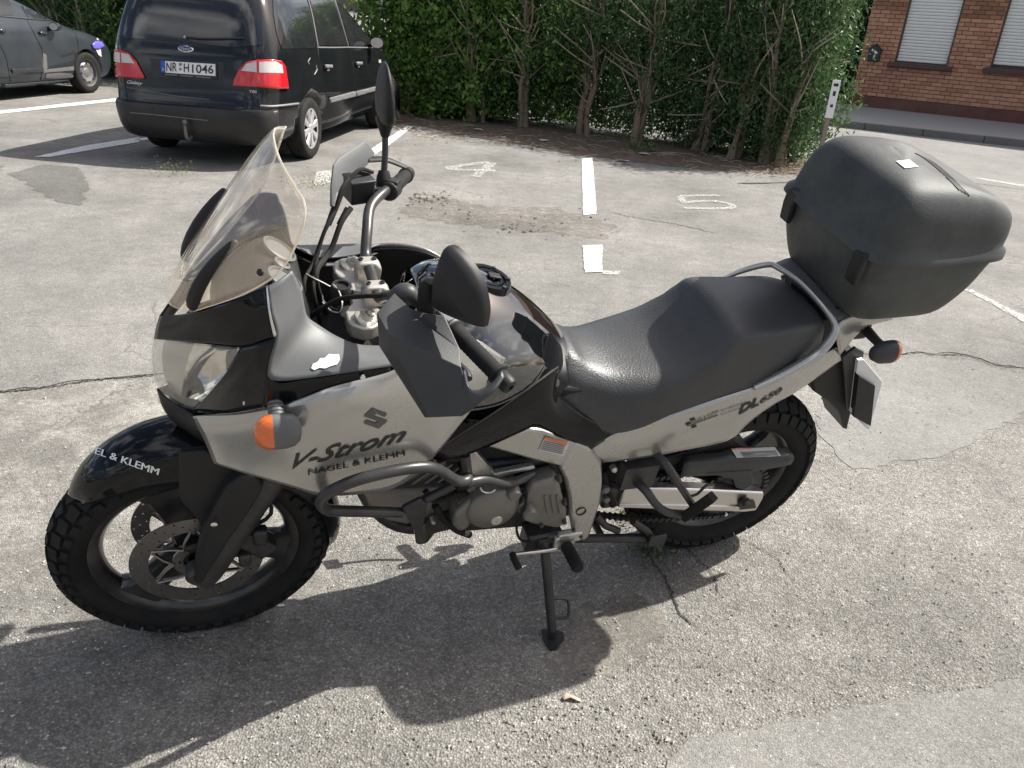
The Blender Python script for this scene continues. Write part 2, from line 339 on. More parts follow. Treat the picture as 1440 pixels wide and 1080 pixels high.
    L(v1.outputs['Distance'], bp.inputs['Height']); L(n2.outputs[0], b2.inputs['Height']); L(b2.outputs[0], bp.inputs['Normal']); L(bp.outputs[0], b.inputs['Normal'])
    return m_
M['ground'] = asphalt('worn_aggregate', .262, .46, 165, .34, (1, .955, .872), .9, .27)
M['asphalt'] = asphalt('grey_asphalt', .25, .36, 210, .32, (1, .967, .91), .6, .24, cracks=.4)
M['pale'] = asphalt('pale_worn_concrete', .31, .36, 210, .28, (1, .95, .865), .7, .24, cracks=.5)
M['patch'] = asphalt('smooth_patch', .245, .30, 230, .22, (1, .975, .92), .45, .22)
M['road'] = asphalt('road_asphalt', .24, .32, 190, .18, (1, .985, .95), .5, .2)
M['soil'] = mat('soil', (.115, .085, .062), .95, var=.4, vscale=9, bump=.8, bscale=40, dust=.5, dustcol=(.22, .17, .125), bdist=.02)
M['sand'] = asphalt('sandy_dirt', .25, .32, 260, .38, (1, .90, .78), .4, .2)
def feather(m_, sc, lo, hi):
    nt_ = m_.node_tree; b = nt_.nodes['Principled BSDF']; N = nt_.nodes.new; L = nt_.links.new; tc = N('ShaderNodeTexCoord'); n1 = N('ShaderNodeTexNoise'); n1.inputs['Scale'].default_value = sc; n1.inputs['Detail'].default_value = 12; n1.inputs['Roughness'].default_value = .8
    L(tc.outputs['Object'], n1.inputs[0]); r = N('ShaderNodeMapRange'); r.inputs['From Min'].default_value = lo; r.inputs['From Max'].default_value = hi; L(n1.outputs[0], r.inputs['Value'])
    tr = N('ShaderNodeBsdfTransparent'); mx = N('ShaderNodeMixShader'); L(r.outputs[0], mx.inputs[0]); L(tr.outputs[0], mx.inputs[1]); L(b.outputs[0], mx.inputs[2]); L(mx.outputs[0], nt_.nodes['Material Output'].inputs[0])
feather(M['sand'], 9, .40, .58); feather(M['pale'], 5, .33, .55); feather(M['patch'], 22, .28, .42)
M['concrete'] = mat('concrete', (.27, .265, .255), .85, var=.2, vscale=6, bump=.4, bscale=120)
def paint_mat():
    m_ = mat('road_paint', (.68, .67, .64), .7, var=.08, vscale=12); nt_ = m_.node_tree; b = nt_.nodes['Principled BSDF']; N = nt_.nodes.new; L = nt_.links.new
    tc = N('ShaderNodeTexCoord'); n1 = N('ShaderNodeTexNoise'); n1.inputs['Scale'].default_value = 60; n1.inputs['Detail'].default_value = 8; n1.inputs['Roughness'].default_value = .75
    L(tc.outputs['Object'], n1.inputs[0]); r = N('ShaderNodeMapRange'); r.inputs['From Min'].default_value = .36; r.inputs['From Max'].default_value = .46; L(n1.outputs[0], r.inputs['Value'])
    tr = N('ShaderNodeBsdfTransparent'); mx = N('ShaderNodeMixShader'); L(r.outputs[0], mx.inputs[0]); L(tr.outputs[0], mx.inputs[1]); L(b.outputs[0], mx.inputs[2])
    L(mx.outputs[0], nt_.nodes['Material Output'].inputs[0]); return m_
M['paint'] = paint_mat()
def paint2():
    m_ = paint_mat(); m_.name = 'faded_paint'
    for n_ in m_.node_tree.nodes:
        if n_.bl_idname == 'ShaderNodeMapRange' and abs(n_.inputs['From Min'].default_value-.36) < 1e-3: n_.inputs['From Min'].default_value = .45; n_.inputs['From Max'].default_value = .60
    return m_
M['paint_faded'] = paint2()
M['crack'] = mat('crack_dirt', (.035, .032, .028), .95)
from mathutils.geometry import delaunay_2d_cdt
def sheet(name, pts, z, mat_, kind='structure', jit=0, sub=1, parent=None, label=None, cat=None, group=None):
    """flat sheet from ground outline; jit makes the edge uneven"""
    P_ = [V(p[0], p[1]) for p in pts]
    if sub > 1 or jit:
        Q = []
        for i in range(len(P_)):
            a, b = P_[i], P_[(i+1) % len(P_)]; n_ = max(1, int(np.linalg.norm(b-a)/sub)) if sub < 1 else 1; n_ = min(n_, 120)
            for k_ in range(n_): Q.append(a+(b-a)*k_/n_+(V(-(b-a)[1], (b-a)[0])/(np.linalg.norm(b-a)+1e-9)*rng.normal(0, jit) if jit and k_ else 0))
        P_ = Q
    A_ = np.array([[p[0], p[1]] for p in P_]); mn, mx_ = A_.min(0), A_.max(0); stp = max(.04, max(mx_-mn)/28); pin = []
    n_ = len(A_)
    if max(mx_-mn) < 12:
        for x in np.arange(mn[0]+stp/2, mx_[0], stp):
            for y in np.arange(mn[1]+stp/2, mx_[1], stp): pin.append((x+rng.normal(0, stp*.1), y+rng.normal(0, stp*.1)))
    vo, eo, fo, _, _, _ = delaunay_2d_cdt([Vector((p[0], p[1])) for p in A_]+[Vector(p) for p in pin], [(i, (i+1) % n_) for i in range(n_)], [list(range(n_))], 1, 1e-5)
    vv = [(p.x, p.y, z) for p in vo]; ff = []
    for q in fo:
        a, b, c_ = [vo[i] for i in q[:3]]
        ff.append(tuple(q) if (b-a).cross(c_-a) > 0 else tuple(reversed(q)))
    me = bpy.data.meshes.new(name); me.from_pydata(vv, [], ff); me.update(); me.materials.append(mat_); o = bpy.data.objects.new(name, me); COL.objects.link(o); o.parent = parent
    if kind: o['kind'] = kind
    return tag(o, label, cat, group)
G2 = lambda *q: [gnd(x, y)[:2] for x, y in q]
mesh_obj('ground', [(-90, -30, 0), (90, -30, 0), (90, 150, 0), (-90, 150, 0)], [(0, 1, 2, 3)], M['ground'])['kind'] = 'structure'
edge = G2((-60, 556), (0, 551), (35, 546), (62, 545), (100, 536), (135, 534), (180, 529), (230, 526), (300, 522), (400, 516), (560, 510), (760, 505), (950, 500), (1130, 497), (1262, 499), (1290, 495), (1312, 498), (1336, 496), (1362, 500), (1380, 505), (1397, 512), (1420, 515), (1445, 518), (1520, 523))
e2 = []
for p in cr(edge, 170): e2.append(V(p[0], p[1]+rng.normal(0, .004)))
k = MB(); nE = len(e2); x0_, x1_ = e2[0][0], e2[-1][0]
bands = [[V(p[0], p[1], .004) for p in e2]]
for d_ in (.25, .8, 2.0): bands.append([V(p[0], p[1]+d_*(1 if d_ < 2 else 1), .004) for p in e2])
bands.append([V(-6+12*i/(nE-1), 8.0, .004) for i in range(nE)])
k.loft(bands, closed=False, cap0=False, cap1=False)
k.add([(-60, 8, .004), (60, 8, .004), (60, 60, .004), (-60, 60, .004)], [(0, 1, 2, 3)])
k.add([bands[0][0], bands[1][0], bands[2][0], bands[3][0], (-6, 8, .004), (-60, 8, .004), (-60, e2[0][1], .004)], [(6, 5, 4, 3, 2, 1, 0)])
k.add([bands[0][-1], bands[1][-1], bands[2][-1], bands[3][-1], (6, 8, .004), (60, 8, .004), (60, e2[-1][1], .004)], [(0, 1, 2, 3, 4, 5, 6)])
mesh_obj('parking_asphalt', k.v, k.f, M['asphalt'], None, smooth=False)['kind'] = 'structure'
def ribbon(name, pts, wd, z, mat_, parent=None, kind='structure', n=80, jit=.35, px=True):
    P_ = cr([gnd(*q)[:2] if px else V(*q) for q in pts], n); v, f = [], []
    for i, p in enumerate(P_):
        t = P_[min(i+1, n-1)]-P_[max(i-1, 0)]; t = t/np.linalg.norm(t); nn = V(-t[1], t[0]); p = p+nn*rng.normal(0, wd*jit)
        w0 = wd*(.35+.65*rng.random())*(1 if 3 < i < n-4 else .3); v += [(*(p+nn*w0/2), z), (*(p-nn*w0/2), z)]
        if i: f.append((2*i-2, 2*i-1, 2*i+1, 2*i))
    o = mesh_obj(name, v, f, mat_, parent); o['kind'] = kind; return o
ribbon('asphalt_crack', [(-40, 556), (0, 552), (62, 546), (135, 535), (230, 527)], .014, .0055, M['crack'], n=90, jit=.3)
ribbon('asphalt_crack', [(1262, 500), (1290, 496), (1312, 499), (1362, 501), (1397, 513), (1445, 519)], .012, .0055, M['crack'], n=55, jit=.3)
ribbon('asphalt_crack', [(905, 770), (922, 795), (940, 820), (948, 845), (958, 865), (985, 885)], .009, .0035, M['crack'], n=40, jit=.4)
ribbon('asphalt_crack', [(945, 755), (985, 790), (1005, 815), (1010, 840)], .005, .0035, M['crack'], n=40, jit=.5)
ribbon('asphalt_crack', [(1045, 760), (1090, 785), (1110, 812)], .005, .0035, M['crack'], n=40, jit=.5)
ribbon('asphalt_crack', [(860, 300), (900, 308), (960, 318), (1010, 330)], .02, .0055, M['crack'], n=70, jit=.6)
sheet('worn_patch', G2((-40, 560), (0, 556), (62, 549), (135, 539), (230, 531), (330, 540), (400, 600), (430, 720), (470, 790), (440, 850), (300, 900), (180, 885), (60, 880), (-30, 870)), .0012, M['pale'], jit=.012, sub=.04)
# smoother repair strip at the lower right and right of the wheel
sheet('asphalt_patch', G2((1500, 945), (1440, 955), (1380, 970), (1300, 978), (1250, 985), (1190, 1000), (1090, 1018), (1010, 1032), (960, 1050), (900, 1120), (1500, 1140)), .004, M['patch'], jit=.006, sub=.03)
sheet('asphalt_patch', G2((1160, 530), (1265, 503), (1360, 506), (1400, 520), (1440, 526), (1480, 560), (1330, 640), (1200, 660), (1150, 610)), .002, M['patch'], jit=.012, sub=.04)
# sandy hollow with clods
sheet('sand_patch', G2((575, 282), (610, 275), (680, 290), (760, 292), (830, 303), (868, 322), (850, 338), (800, 332), (740, 325), (660, 318), (600, 310), (560, 300)), .0052, M['sand'], jit=.035, sub=.06)
sheet('sand_patch', G2((820, 850), (860, 835), (905, 840), (935, 862), (930, 905), (890, 935), (830, 950), (790, 960), (770, 940), (800, 900)), .0012, M['sand'], jit=.02, sub=.03)
sheet('damp_stain', G2((10, 245), (60, 232), (110, 236), (125, 262), (112, 290), (80, 285), (40, 262)), .0058, asphalt('damp_asphalt', .155, .4, 190, .2, (1, .97, .92), .6, .25), jit=.02, sub=.06)
# painted lines
def line(pts, z=.0105, m_='paint'): return sheet('parking_line', G2(*pts), z, M[m_], jit=.003, sub=.05)
line(((818, 224), (833, 223), (836, 262), (839, 302), (820, 304), (819, 262)))
line(((819, 347), (847, 346), (846, 384), (822, 385)))
line(((847, 382), (872, 383), (870, 388), (846, 387)), m_='paint_faded')
line(((572, 178), (582, 178), (545, 207), (500, 236), (470, 255), (450, 262), (480, 240), (520, 212)))
line(((445, 243), (470, 240), (468, 258), (442, 262)), m_='paint_faded')
line(((48, 222), (70, 222), (130, 212), (196, 201), (196, 194), (120, 206)))
pA, pB = gnd(60, 222)[:2], gnd(195, 198)[:2]; dA = (pB-pA)/np.linalg.norm(pB-pA); nA = V(-dA[1], dA[0])*.06
sheet('parking_line', [pB+nA, pB-nA, pB+dA*2.6-nA, pB+dA*2.6+nA], .0105, M['paint'], jit=.004, sub=.06)
line(((-30, 161), (0, 157), (90, 147), (165, 139), (165, 143), (90, 151), (0, 161), (-30, 165)))
line(((1352, 408), (1366, 414), (1400, 432), (1440, 456), (1480, 478), (1480, 470), (1440, 446), (1395, 424), (1366, 409)), m_='paint_faded')
line(((1366, 250), (1390, 253), (1440, 261), (1500, 270), (1500, 272.5), (1440, 263.5), (1388, 255)), m_='paint_faded')
def stroke(pts, wd, m_='paint_faded', z=.0105, name='bay_number', parent=None):
    P_ = cr([gnd(*q)[:2] for q in pts], 26); v, f = [], []
    for i, p in enumerate(P_):
        t = P_[min(i+1, 25)]-P_[max(i-1, 0)]; t = t/np.linalg.norm(t); nn = V(-t[1], t[0]); w0 = wd*(.8+.4*rng.random()); v += [(*(p+nn*w0/2), z), (*(p-nn*w0/2), z)]
        if i: f.append((2*i-2, 2*i-1, 2*i+1, 2*i))
    return v, f
def number(strokes, wd, label):
    k = MB()
    for i, s_ in enumerate(strokes):
        v, f = stroke(s_, wd, z=.0105+.0012*i); k.add(v, f)
    o = k.build('bay_number', M['paint_num'], None, fix=False); o['kind'] = 'structure'
M['paint_num'] = paint2()
for n_ in M['paint_num'].node_tree.nodes:
    if n_.bl_idname == 'ShaderNodeMapRange' and abs(n_.inputs['From Min'].default_value-.45) < 1e-3: n_.inputs['From Min'].default_value = .46; n_.inputs['From Max'].default_value = .64
number([[(688, 229), (655, 233), (631, 238), (655, 240), (697, 241)], [(692, 230), (680, 240), (668, 250)]], .11, '4')
number([[(1012, 276), (985, 276), (957, 277)], [(957, 278), (960, 285), (968, 287)], [(966, 286), (995, 284), (1022, 287), (1030, 293), (1000, 295), (962, 294)]], .075, '5')
# pebbles and grit
def grit(name, n, region, smin, smax, mat_, z=.002, flat=.6):
    base = [V(1, 0, 0), V(-.5, .87, 0), V(-.5, -.87, 0), V(.1, .1, .9), V(0, -.1, -.7)]; fcs = [(0, 1, 3), (1, 2, 3), (2, 0, 3), (1, 0, 4), (2, 1, 4), (0, 2, 4)]; k = MB(); vs_, fs = [], []
    for i in range(n):
        p = region(); s = smin+(smax-smin)*rng.random()**3; a = rng.random()*6.28; c, sn = math.cos(a), math.sin(a); q = len(vs_); w1, w2 = .7+.6*rng.random(), .7+.6*rng.random()
        for b in base: x, y = b[0]*s*w1, b[1]*s*w2; vs_.append((p[0]+x*c-y*sn, p[1]+x*sn+y*c, z+s*flat*b[2]*(.6+.6*rng.random())+s*.3))
        fs += [tuple(j+q for j in f_) for f_ in fcs]
    o = mesh_obj(name, vs_, fs, mat_, smooth=False); o['kind'] = 'stuff'; return o
def near():
    while True:
        x, y = rng.random()*1500-30, 520+rng.random()**.7*590
        g = gnd(x, y); return g
def stone_mat(name, c0, c1):
    m_ = mat(name, c0, .85); nt_ = m_.node_tree; b = nt_.nodes['Principled BSDF']; gi_ = nt_.nodes.new('ShaderNodeNewGeometry'); mx = nt_.nodes.new('ShaderNodeMix'); mx.data_type = 'RGBA'
    mx.inputs['A'].default_value = (*c0, 1); mx.inputs['B'].default_value = (*c1, 1); nt_.links.new(gi_.outputs['Random Per Island'], mx.inputs['Factor']); nt_.links.new(mx.outputs['Result'], b.inputs['Base Color']); return m_
M['grit'] = stone_mat('grit', (.10, .095, .085), (.52, .48, .42))
tag(grit('grit', 8000, near, .0010, .0060, M['grit']), 'loose grit and small stones lying on the asphalt', 'grit')
def clods():
    x = 560+rng.random()*300; y = 288+(x-560)*.09+rng.normal(0, 12); return gnd(x, y)
def clods2():
    x = 575+rng.random()*60; return gnd(x, 282+rng.normal(0, 5))
def clods3():
    x = 700+rng.random()*70; return gnd(x, 322+rng.normal(0, 5))
M['clod'] = stone_mat('soil_clods', (.03, .025, .02), (.13, .10, .075))
tag(grit('soil_clods', 330, lambda: (clods, clods2, clods2, clods3)[int(rng.random()*4)](), .004, .022, M['clod'], z=.006, flat=.4), 'dark crumbs of soil round the sandy hollow', 'soil')
def rub():
    x = 700+rng.random()*260; return gnd(x, 1015+rng.normal(0, 36))
tag(grit('gravel', 260, rub, .0015, .008, M['grit']), 'coarse gravel gathered on the ground below the side stand', 'gravel')
# fallen leaf
lp_ = [gnd(x, y, .006) for x, y in ((790, 981), (796, 976), (806, 978), (816, 981), (819, 985), (812, 986), (802, 983), (794, 985))]
k = MB().add([p+V(0, 0, .006*math.sin(i*1.3)) for i, p in enumerate(lp_)], [tuple(range(8))])
tag(k.build('dry_leaf', mat('dry_leaf', (.42, .34, .26), .8), None, fix=False, solid=.001), 'pale dry leaf lying on the ground below the side stand', 'leaf')
# ================================================================== MOTORCYCLE
bike = empty('motorcycle')
mm = Matrix.Identity(4)
for i in range(3):
    for j in range(3): mm[i][j] = BR[j][i]
    mm[i][3] = BO[i]
bike.matrix_world = mm
tag(bike, 'silver and black touring motorcycle leaning on its side stand with a grey top case', 'motorcycle')
B_ = bike
FA = V(-1.54, 0, .329); RA = V(0, 0, .321); YA = V(0, 1, 0)
def polar(c, a, r, y): return V(c[0]+r*math.cos(a), y, c[2]+r*math.sin(a))

# ---- wheels -------------------------------------------------------
def tyre(name, c, R, a, b, parent, npitch, rows, blk):
    Rc = R-b; m_ = MB(); prof = []
    for i in range(25):
        p = math.radians(-128+256*i/24); prof.append((Rc+b*.93*math.cos(p), a*math.sin(p)))
    pin = [(r-.006, h*.8) for r, h in reversed(prof)]
    m_.lathe(prof+pin, c, (0, 1, 0), 96, closed=True)
    for k in range(npitch):
        for (psi, off, ln, wd, tw) in rows:
            th = 2*math.pi*(k+off)/npitch; p = math.radians(psi)
            er = V(math.cos(th), 0, math.sin(th)); et = V(-math.sin(th), 0, math.cos(th))
            n = er*math.cos(p)+V(0, 1, 0)*math.sin(p)*b/a; n = nrm(n); w_ = nrm(np.cross(et, n))
            cc = V(*c)+er*(Rc+b*.93*math.cos(p))+V(0, 1, 0)*a*math.sin(p)
            t2 = nrm(et*math.cos(tw)+w_*math.sin(tw)); w2 = np.cross(n, t2)
            m_.box(cc+n*blk*.2, ln, wd, blk*1.6, (t2, w2, n))
    return m_.build('tyre', M['rubber'], parent, autosm=30)
FROWS = [(-14, 0, .034, .022, .25), (14, .5, .034, .022, -.25), (-48, .3, .036, .026, -.2), (48, .8, .036, .026, .2), (-76, .05, .024, .016, 0), (76, .55, .024, .016, 0)]
RROWS = [(-11, 0, .036, .026, .25), (11, .5, .036, .026, -.25), (-38, .3, .04, .034, -.2), (38, .8, .04, .034, .2), (-68, .05, .034, .03, 0), (68, .55, .034, .03, 0)]
def rim(name, c, Rr_, w_, spokes, parent, hubw, phase):
    m_ = MB(); t = .012
    prof = [(Rr_+.004, -w_), (Rr_-.004, -w_), (Rr_-.018, -w_*.8), (Rr_-.030, -w_*.35), (Rr_-.034, 0), (Rr_-.030, w_*.35), (Rr_-.018, w_*.8), (Rr_-.004, w_), (Rr_+.004, w_), (Rr_+.001, w_*.75), (Rr_-.015, 0), (Rr_+.001, -w_*.75)]
    m_.lathe(prof, c, (0, 1, 0), 96, closed=True)
    m_.lathe([(.022, -hubw), (.05, -hubw), (.05, -hubw*.6), (.04, -hubw*.4), (.04, hubw*.4), (.05, hubw*.6), (.05, hubw), (.022, hubw)], c, (0, 1, 0), 40)
    for k in range(spokes):
        th = phase+2*math.pi*k/spokes; er = V(math.cos(th), 0, math.sin(th)); et = V(-math.sin(th), 0, math.cos(th)); rings = []
        for r, wd, dp in ((.03, .046, .032), (.08, .044, .026), (.14, .042, .022), (Rr_-.05, .050, .022), (Rr_-.024, .080, .024)):
            q = V(*c)+er*r; rings.append([q+et*wd*sx+YA*dp*sy for sx, sy in ((-1, -.4), (-.75, -1), (.75, -1), (1, -.4), (1, .4), (.75, 1), (-.75, 1), (-1, .4))])
        m_.loft(rings)
    return m_.build(name, M['rim'], parent, bevel=0)
fw = rim('front_wheel', FA, .246, .036, 3, B_, .055, math.radians(105))
tyre('tyre', FA, .329, .056, .050, fw, 42, FROWS, .008)
rw = rim('rear_wheel', RA, .222, .056, 3, B_, .075, math.radians(40))
tyre('tyre', RA, .321, .076, .066, rw, 40, RROWS, .009)
def disc(c, y, R, rin, parent, arms=6):
    bm = bmesh.new(); nA, nR = 60, 3; rr = [rin+(R-rin)*q/3 for q in range(4)]; g = []
    for r in rr: g.append([bm.verts.new(polar(c, 2*math.pi*i/nA, r, y)) for i in range(nA)])
    for q in range(nR):
        for i in range(nA):
            cs_ = [g[q][i], g[q][(i+1) % nA], g[q+1][(i+1) % nA], g[q+1][i]]
            if i % 3 != q: bm.faces.new(cs_); continue
            a0, r0 = 2*math.pi*(i+.5)/nA, (rr[q]+rr[q+1])/2; cc_ = polar(c, a0, r0, y); er = nrm(polar(c, a0, 1, 0)-polar(c, a0, 0, 0)); et = V(-er[2], 0, er[0])
            oc = [bm.verts.new(cc_+(et*math.cos(t)+er*math.sin(t))*.0030) for t in [math.radians(-135-22.5+45*j) for j in range(8)]]
            for j in range(4):
                bm.faces.new([cs_[j], cs_[(j+1) % 4], oc[(2*j+2) % 8], oc[(2*j+1) % 8]]); bm.faces.new([cs_[j], oc[(2*j+1) % 8], oc[2*j]])
    me = bpy.data.meshes.new('brake_disc'); bm.to_mesh(me); bm.free(); me.materials.append(M['disc'])
    o = bpy.data.objects.new('brake_disc', me); COL.objects.link(o); o.parent = parent
    md = o.modifiers.new('s', 'SOLIDIFY'); md.thickness = .005; md.offset = 0
    s = 1 if y > 0 else -1; k = MB()
    k.lathe([(.034, -.003), (.058, -.003), (.058, .003), (.034, .003)], (c[0], y+s*-.002, c[2]), (0, 1, 0), 40, closed=True)
    for i in range(arms):
        a = 2*math.pi*i/arms
        for sg in (-1, 1):
            pts = [polar(c, a, .055, y), polar(c, a+sg*.25, .078, y), polar(c, a+sg*.42, .098, y), polar(c, a+sg*.5, rin+.004, y)]
            k.tube(pts, .0062, 8, smooth=10, ell=(1, .6))
        k.lathe([(.0, -.004), (.009, -.004), (.009, .004), (0, .004)], polar(c, a+.52, rin+.001, y), (0, 1, 0), 14)
        k.lathe([(.0, -.004), (.007, -.004), (.007, .004), (0, .004)], polar(c, a, .046, y-.003 if y < 0 else y+.003), (0, 1, 0), 14)
    k.build('disc_carrier', M['disc'], parent)
disc(FA, -.062, .155, .112, fw); disc(FA, .062, .155, .112, fw); disc(RA, .085, .12, .085, rw, 5)
sp = MB(); n = 43; ring = []
for i in range(n*2):
    a = math.pi*i/n; ring.append(polar(RA, a, .108 if i % 2 else .1, -.098))
sp.prism(ring, (0, .006, 0)); sp.lathe([(.03, -.02), (.085, -.004), (.085, .004), (.03, .0)], (RA[0], -.092, RA[2]), (0, 1, 0), 40)
sp.build('rear_sprocket', M['dark_metal'], rw, smooth=False)

# ---- front fork ----------------------------------------------------
fdir = nrm(V(.387, 0, .725))
for s in (-1, 1):
    top = V(-1.153, .102*s, 1.052); ax0 = V(-1.528, .102*s, .300)
    k = MB(); L_ = np.linalg.norm(top-ax0)
    k.tube([ax0, ax0+fdir*.04, ax0+fdir*.30, ax0+fdir*.42], [.026, .031, .030, .033], 18)
    k.lathe([(0, -.02), (.022, -.02), (.03, -.01), (.03, .02), (0, .02)], FA+V(.0, .102*s, 0), (0, 1, 0), 24)
    leg = k.build('fork_leg', M['dark_metal'], B_)
    MB().tube([ax0+fdir*.40, top], .0215, 18).build('stanchion', M['dark_metal'], leg)
    k = MB(); k.lathe([(0, 0), (.026, 0), (.026, .004), (.022, .008), (.015, .010), (.015, .019), (.010, .019), (.009, .014), (0, .014)], top, fdir, 28)
    k.lathe([(.0, .0), (.008, 0), (.008, .028), (0, .028)], top, fdir, 6)
    k.build('fork_cap', M['clamp'], leg)
    # fork guard that widens towards the mudguard
    pts = [Z6(x, y, -.128) for x, y in ((702, 832), (748, 834), (775, 800), (870, 640), (960, 520), (1030, 405), (985, 350), (930, 345), (850, 410), (800, 500), (755, 590), (725, 700))]
    if s > 0: pts = mirY(pts)
    plate('fork_guard', pts, M['black_plastic'], leg, .05, d=(0, 1 if s < 0 else -1, 0), bevel=.012, seg=3)
    # caliper
    c0 = Z6(965, 620, -.085); c0[1] = .088*s; k = MB()
    k.box(c0, .055, .05, .12, (nrm(V(.75, 0, .66)), YA, nrm(V(-.66, 0, .75)))); k.box(c0+V(.02, s*.02, .03), .035, .03, .05); k.box(c0+V(-.02, s*.025, -.04), .03, .03, .04)
    k.build('brake_caliper', M['dark_metal'], B_, bevel=.008)
    k = MB(); k.tube([c0+V(0, s*.02, .06), c0+V(.05, s*.03, .12), c0+V(.03, s*.01, .22), c0+V(.09, 0, .38)], .005, 8, smooth=16); k.build('brake_hose', M['rubber'], B_)
pt = Z6(797, 560, -.137); MB().lathe([(0, 0), (.0075, 0), (.0075, .004), (.004, .005), (0, .005)], pt, (0, -1, 0), 16).build('guard_bolt', M['chrome'], B_)

# ---- front mudguard -----------------------------------------------
th_ = [139, 134, 126, 115, 103, 92, 78, 62, 45, 25, 5, -8]; rr_ = [.332, .345, .362, .377, .390, .396, .394, .386, .376, .365, .356, .350]
hw_ = [.012, .045, .066, .076, .080, .081, .080, .078, .074, .068, .062, .046]; sk_ = [.006, .020, .045, .07, .088, .10, .10, .085, .06, .045, .04, .028]
rings = []
for q in np.linspace(139, -8, 60):
    r = np.interp(-q, [-t for t in th_], rr_); hw = np.interp(-q, [-t for t in th_], hw_); sk = np.interp(-q, [-t for t in th_], sk_); a = math.radians(q); ring = []
    for u in np.linspace(-1, 1, 25):
        au = abs(u); sg = math.copysign(1, u)
        if au < .62: y = u/.62*hw*.92; dr = -.030*(au/.62)**2.6 if hw > .02 else -.004*au
        else:
            t = (au-.62)/.38; y = sg*hw*(.92+.10*t); dr = -.030-(sk-.030 if sk > .03 else 0)*t
        ring.append(polar(FA, a, r+dr, y))
    rings.append(ring)
k = MB().loft(rings, closed=False, cap0=False, cap1=False)
fender = mesh_obj('front_mudguard', k.v, k.f, M['black_gloss'], B_, solid=.004, soff=0, autosm=60)
tv, tf, _ = text_mesh('NAGEL & KLEMM')
zz = lambda x, y, o=(50, 560), s=3.176: (o[0]+x/s, o[1]+y/s)
decal('lettering', tv, tf, zz(150, 212), zz(545, 340), zz(158, 183), [fender], M['white'], fender, sub=2)
decal('lettering', tv, tf, zz(153, 213), zz(548, 341), zz(161, 184), [fender], M['white'], fender, off=.0026, sub=2)
# inner mudguard bracket next to the fork
pts = [Z6(x, y, -.092) for x, y in ((640, 250), (760, 235), (905, 290), (880, 400), (835, 480), (790, 560), (745, 600), (735, 560), (700, 520), (655, 470), (640, 430))]
plate('mudguard_bracket', pts, M['black_plastic'], B_, .02, both=True, bevel=.004)

# ---- headlights and nose ------------------------------------------
hl = [[Z5(90, 437, -.006), Z5(180, 446, -.05), Z5(280, 457, -.095), Z5(380, 466, -.14), Z5(466, 474, -.175)],
      [Z5(77, 510, -.006), Z5(165, 525, -.05), Z5(255, 540, -.095), Z5(340, 555, -.13), Z5(415, 566, -.155)],
      [Z5(83, 590, -.006), Z5(150, 612, -.04), Z5(220, 632, -.075), Z5(285, 650, -.10), Z5(343, 660, -.125)],
      [Z5(112, 665, -.006), Z5(152, 698, -.03), Z5(190, 722, -.05), Z5(225, 740, -.065), Z5(260, 748, -.08)]]
v, f = grid_mesh(hl, 24, 18)
cen = np.mean(v, 0)
for s in (1, -1):
    vv = [V(*p) for p in v]
    ls = mesh_obj('headlight', vv if s > 0 else mirY(vv), f if s > 0 else [tuple(reversed(q)) for q in f], M['lens'], B_, solid=.003, soff=0)
    tag(ls, None)
    # bowl behind the lens: dark rim band then mirror bowl with bulb
    def inset(t, back):
        out = []
        for p in v:
            q = cen+(V(*p)-cen)*t; out.append(q+V(.86, .28, -.1)*back)
        return out
    NU, NV = 24, 18; inner = inset(.95, .018); bez = []; dp = []
    fc = [q for i, q in enumerate(f)]
    for i in range(NV):
        for j in range(NU):
            p = V(*inner[i*NU+j]); u = j/(NU-1); w_ = i/(NV-1)
            d_ = (max(0, (u-.40)/.60)); bow = .085*max(0, math.sin(math.pi*min(1, d_)))**.7*max(0, math.sin(math.pi*min(1, max(0, (w_+.12)/1.15))))**.6
            dp.append(p+V(.92, .30, -.05)*(bow+.004*math.sin(j*2.6)*(1 if d_ > .1 else 0)*bow/.085))
    f1 = [q for q in f if (q[0] % NU) < 9]; f2 = [q for q in f if (q[0] % NU) >= 9]
    fl = (lambda F: F) if s > 0 else (lambda F: [tuple(reversed(q)) for q in F])
    mesh_obj('reflector', dp if s > 0 else mirY(dp), fl(f2), M['reflector'], ls, autosm=25)
    mesh_obj('lamp_bezel', dp if s > 0 else mirY(dp), fl(f1), M['bezel'], ls, autosm=60)
    bc = V(*Z5(385, 525, -.125)); bc = bc+V(.045, .03, -.005)
    if s < 0: bc[1] *= -1
    k = MB().lathe([(0, -.02), (.016, -.018), (.017, .0), (.012, .012), (0, .012)], bc, (1, .2*s, 0), 20); k.build('bulb_shield', M['dark_metal'], ls)
def sw(name, rows, mat_, **kw): return panel(name, [[z(x, y, l) for (z, x, y, l) in r] for r in rows], mat_, B_, **kw)
z5 = lambda *a: [(Z5, *p) for p in a]
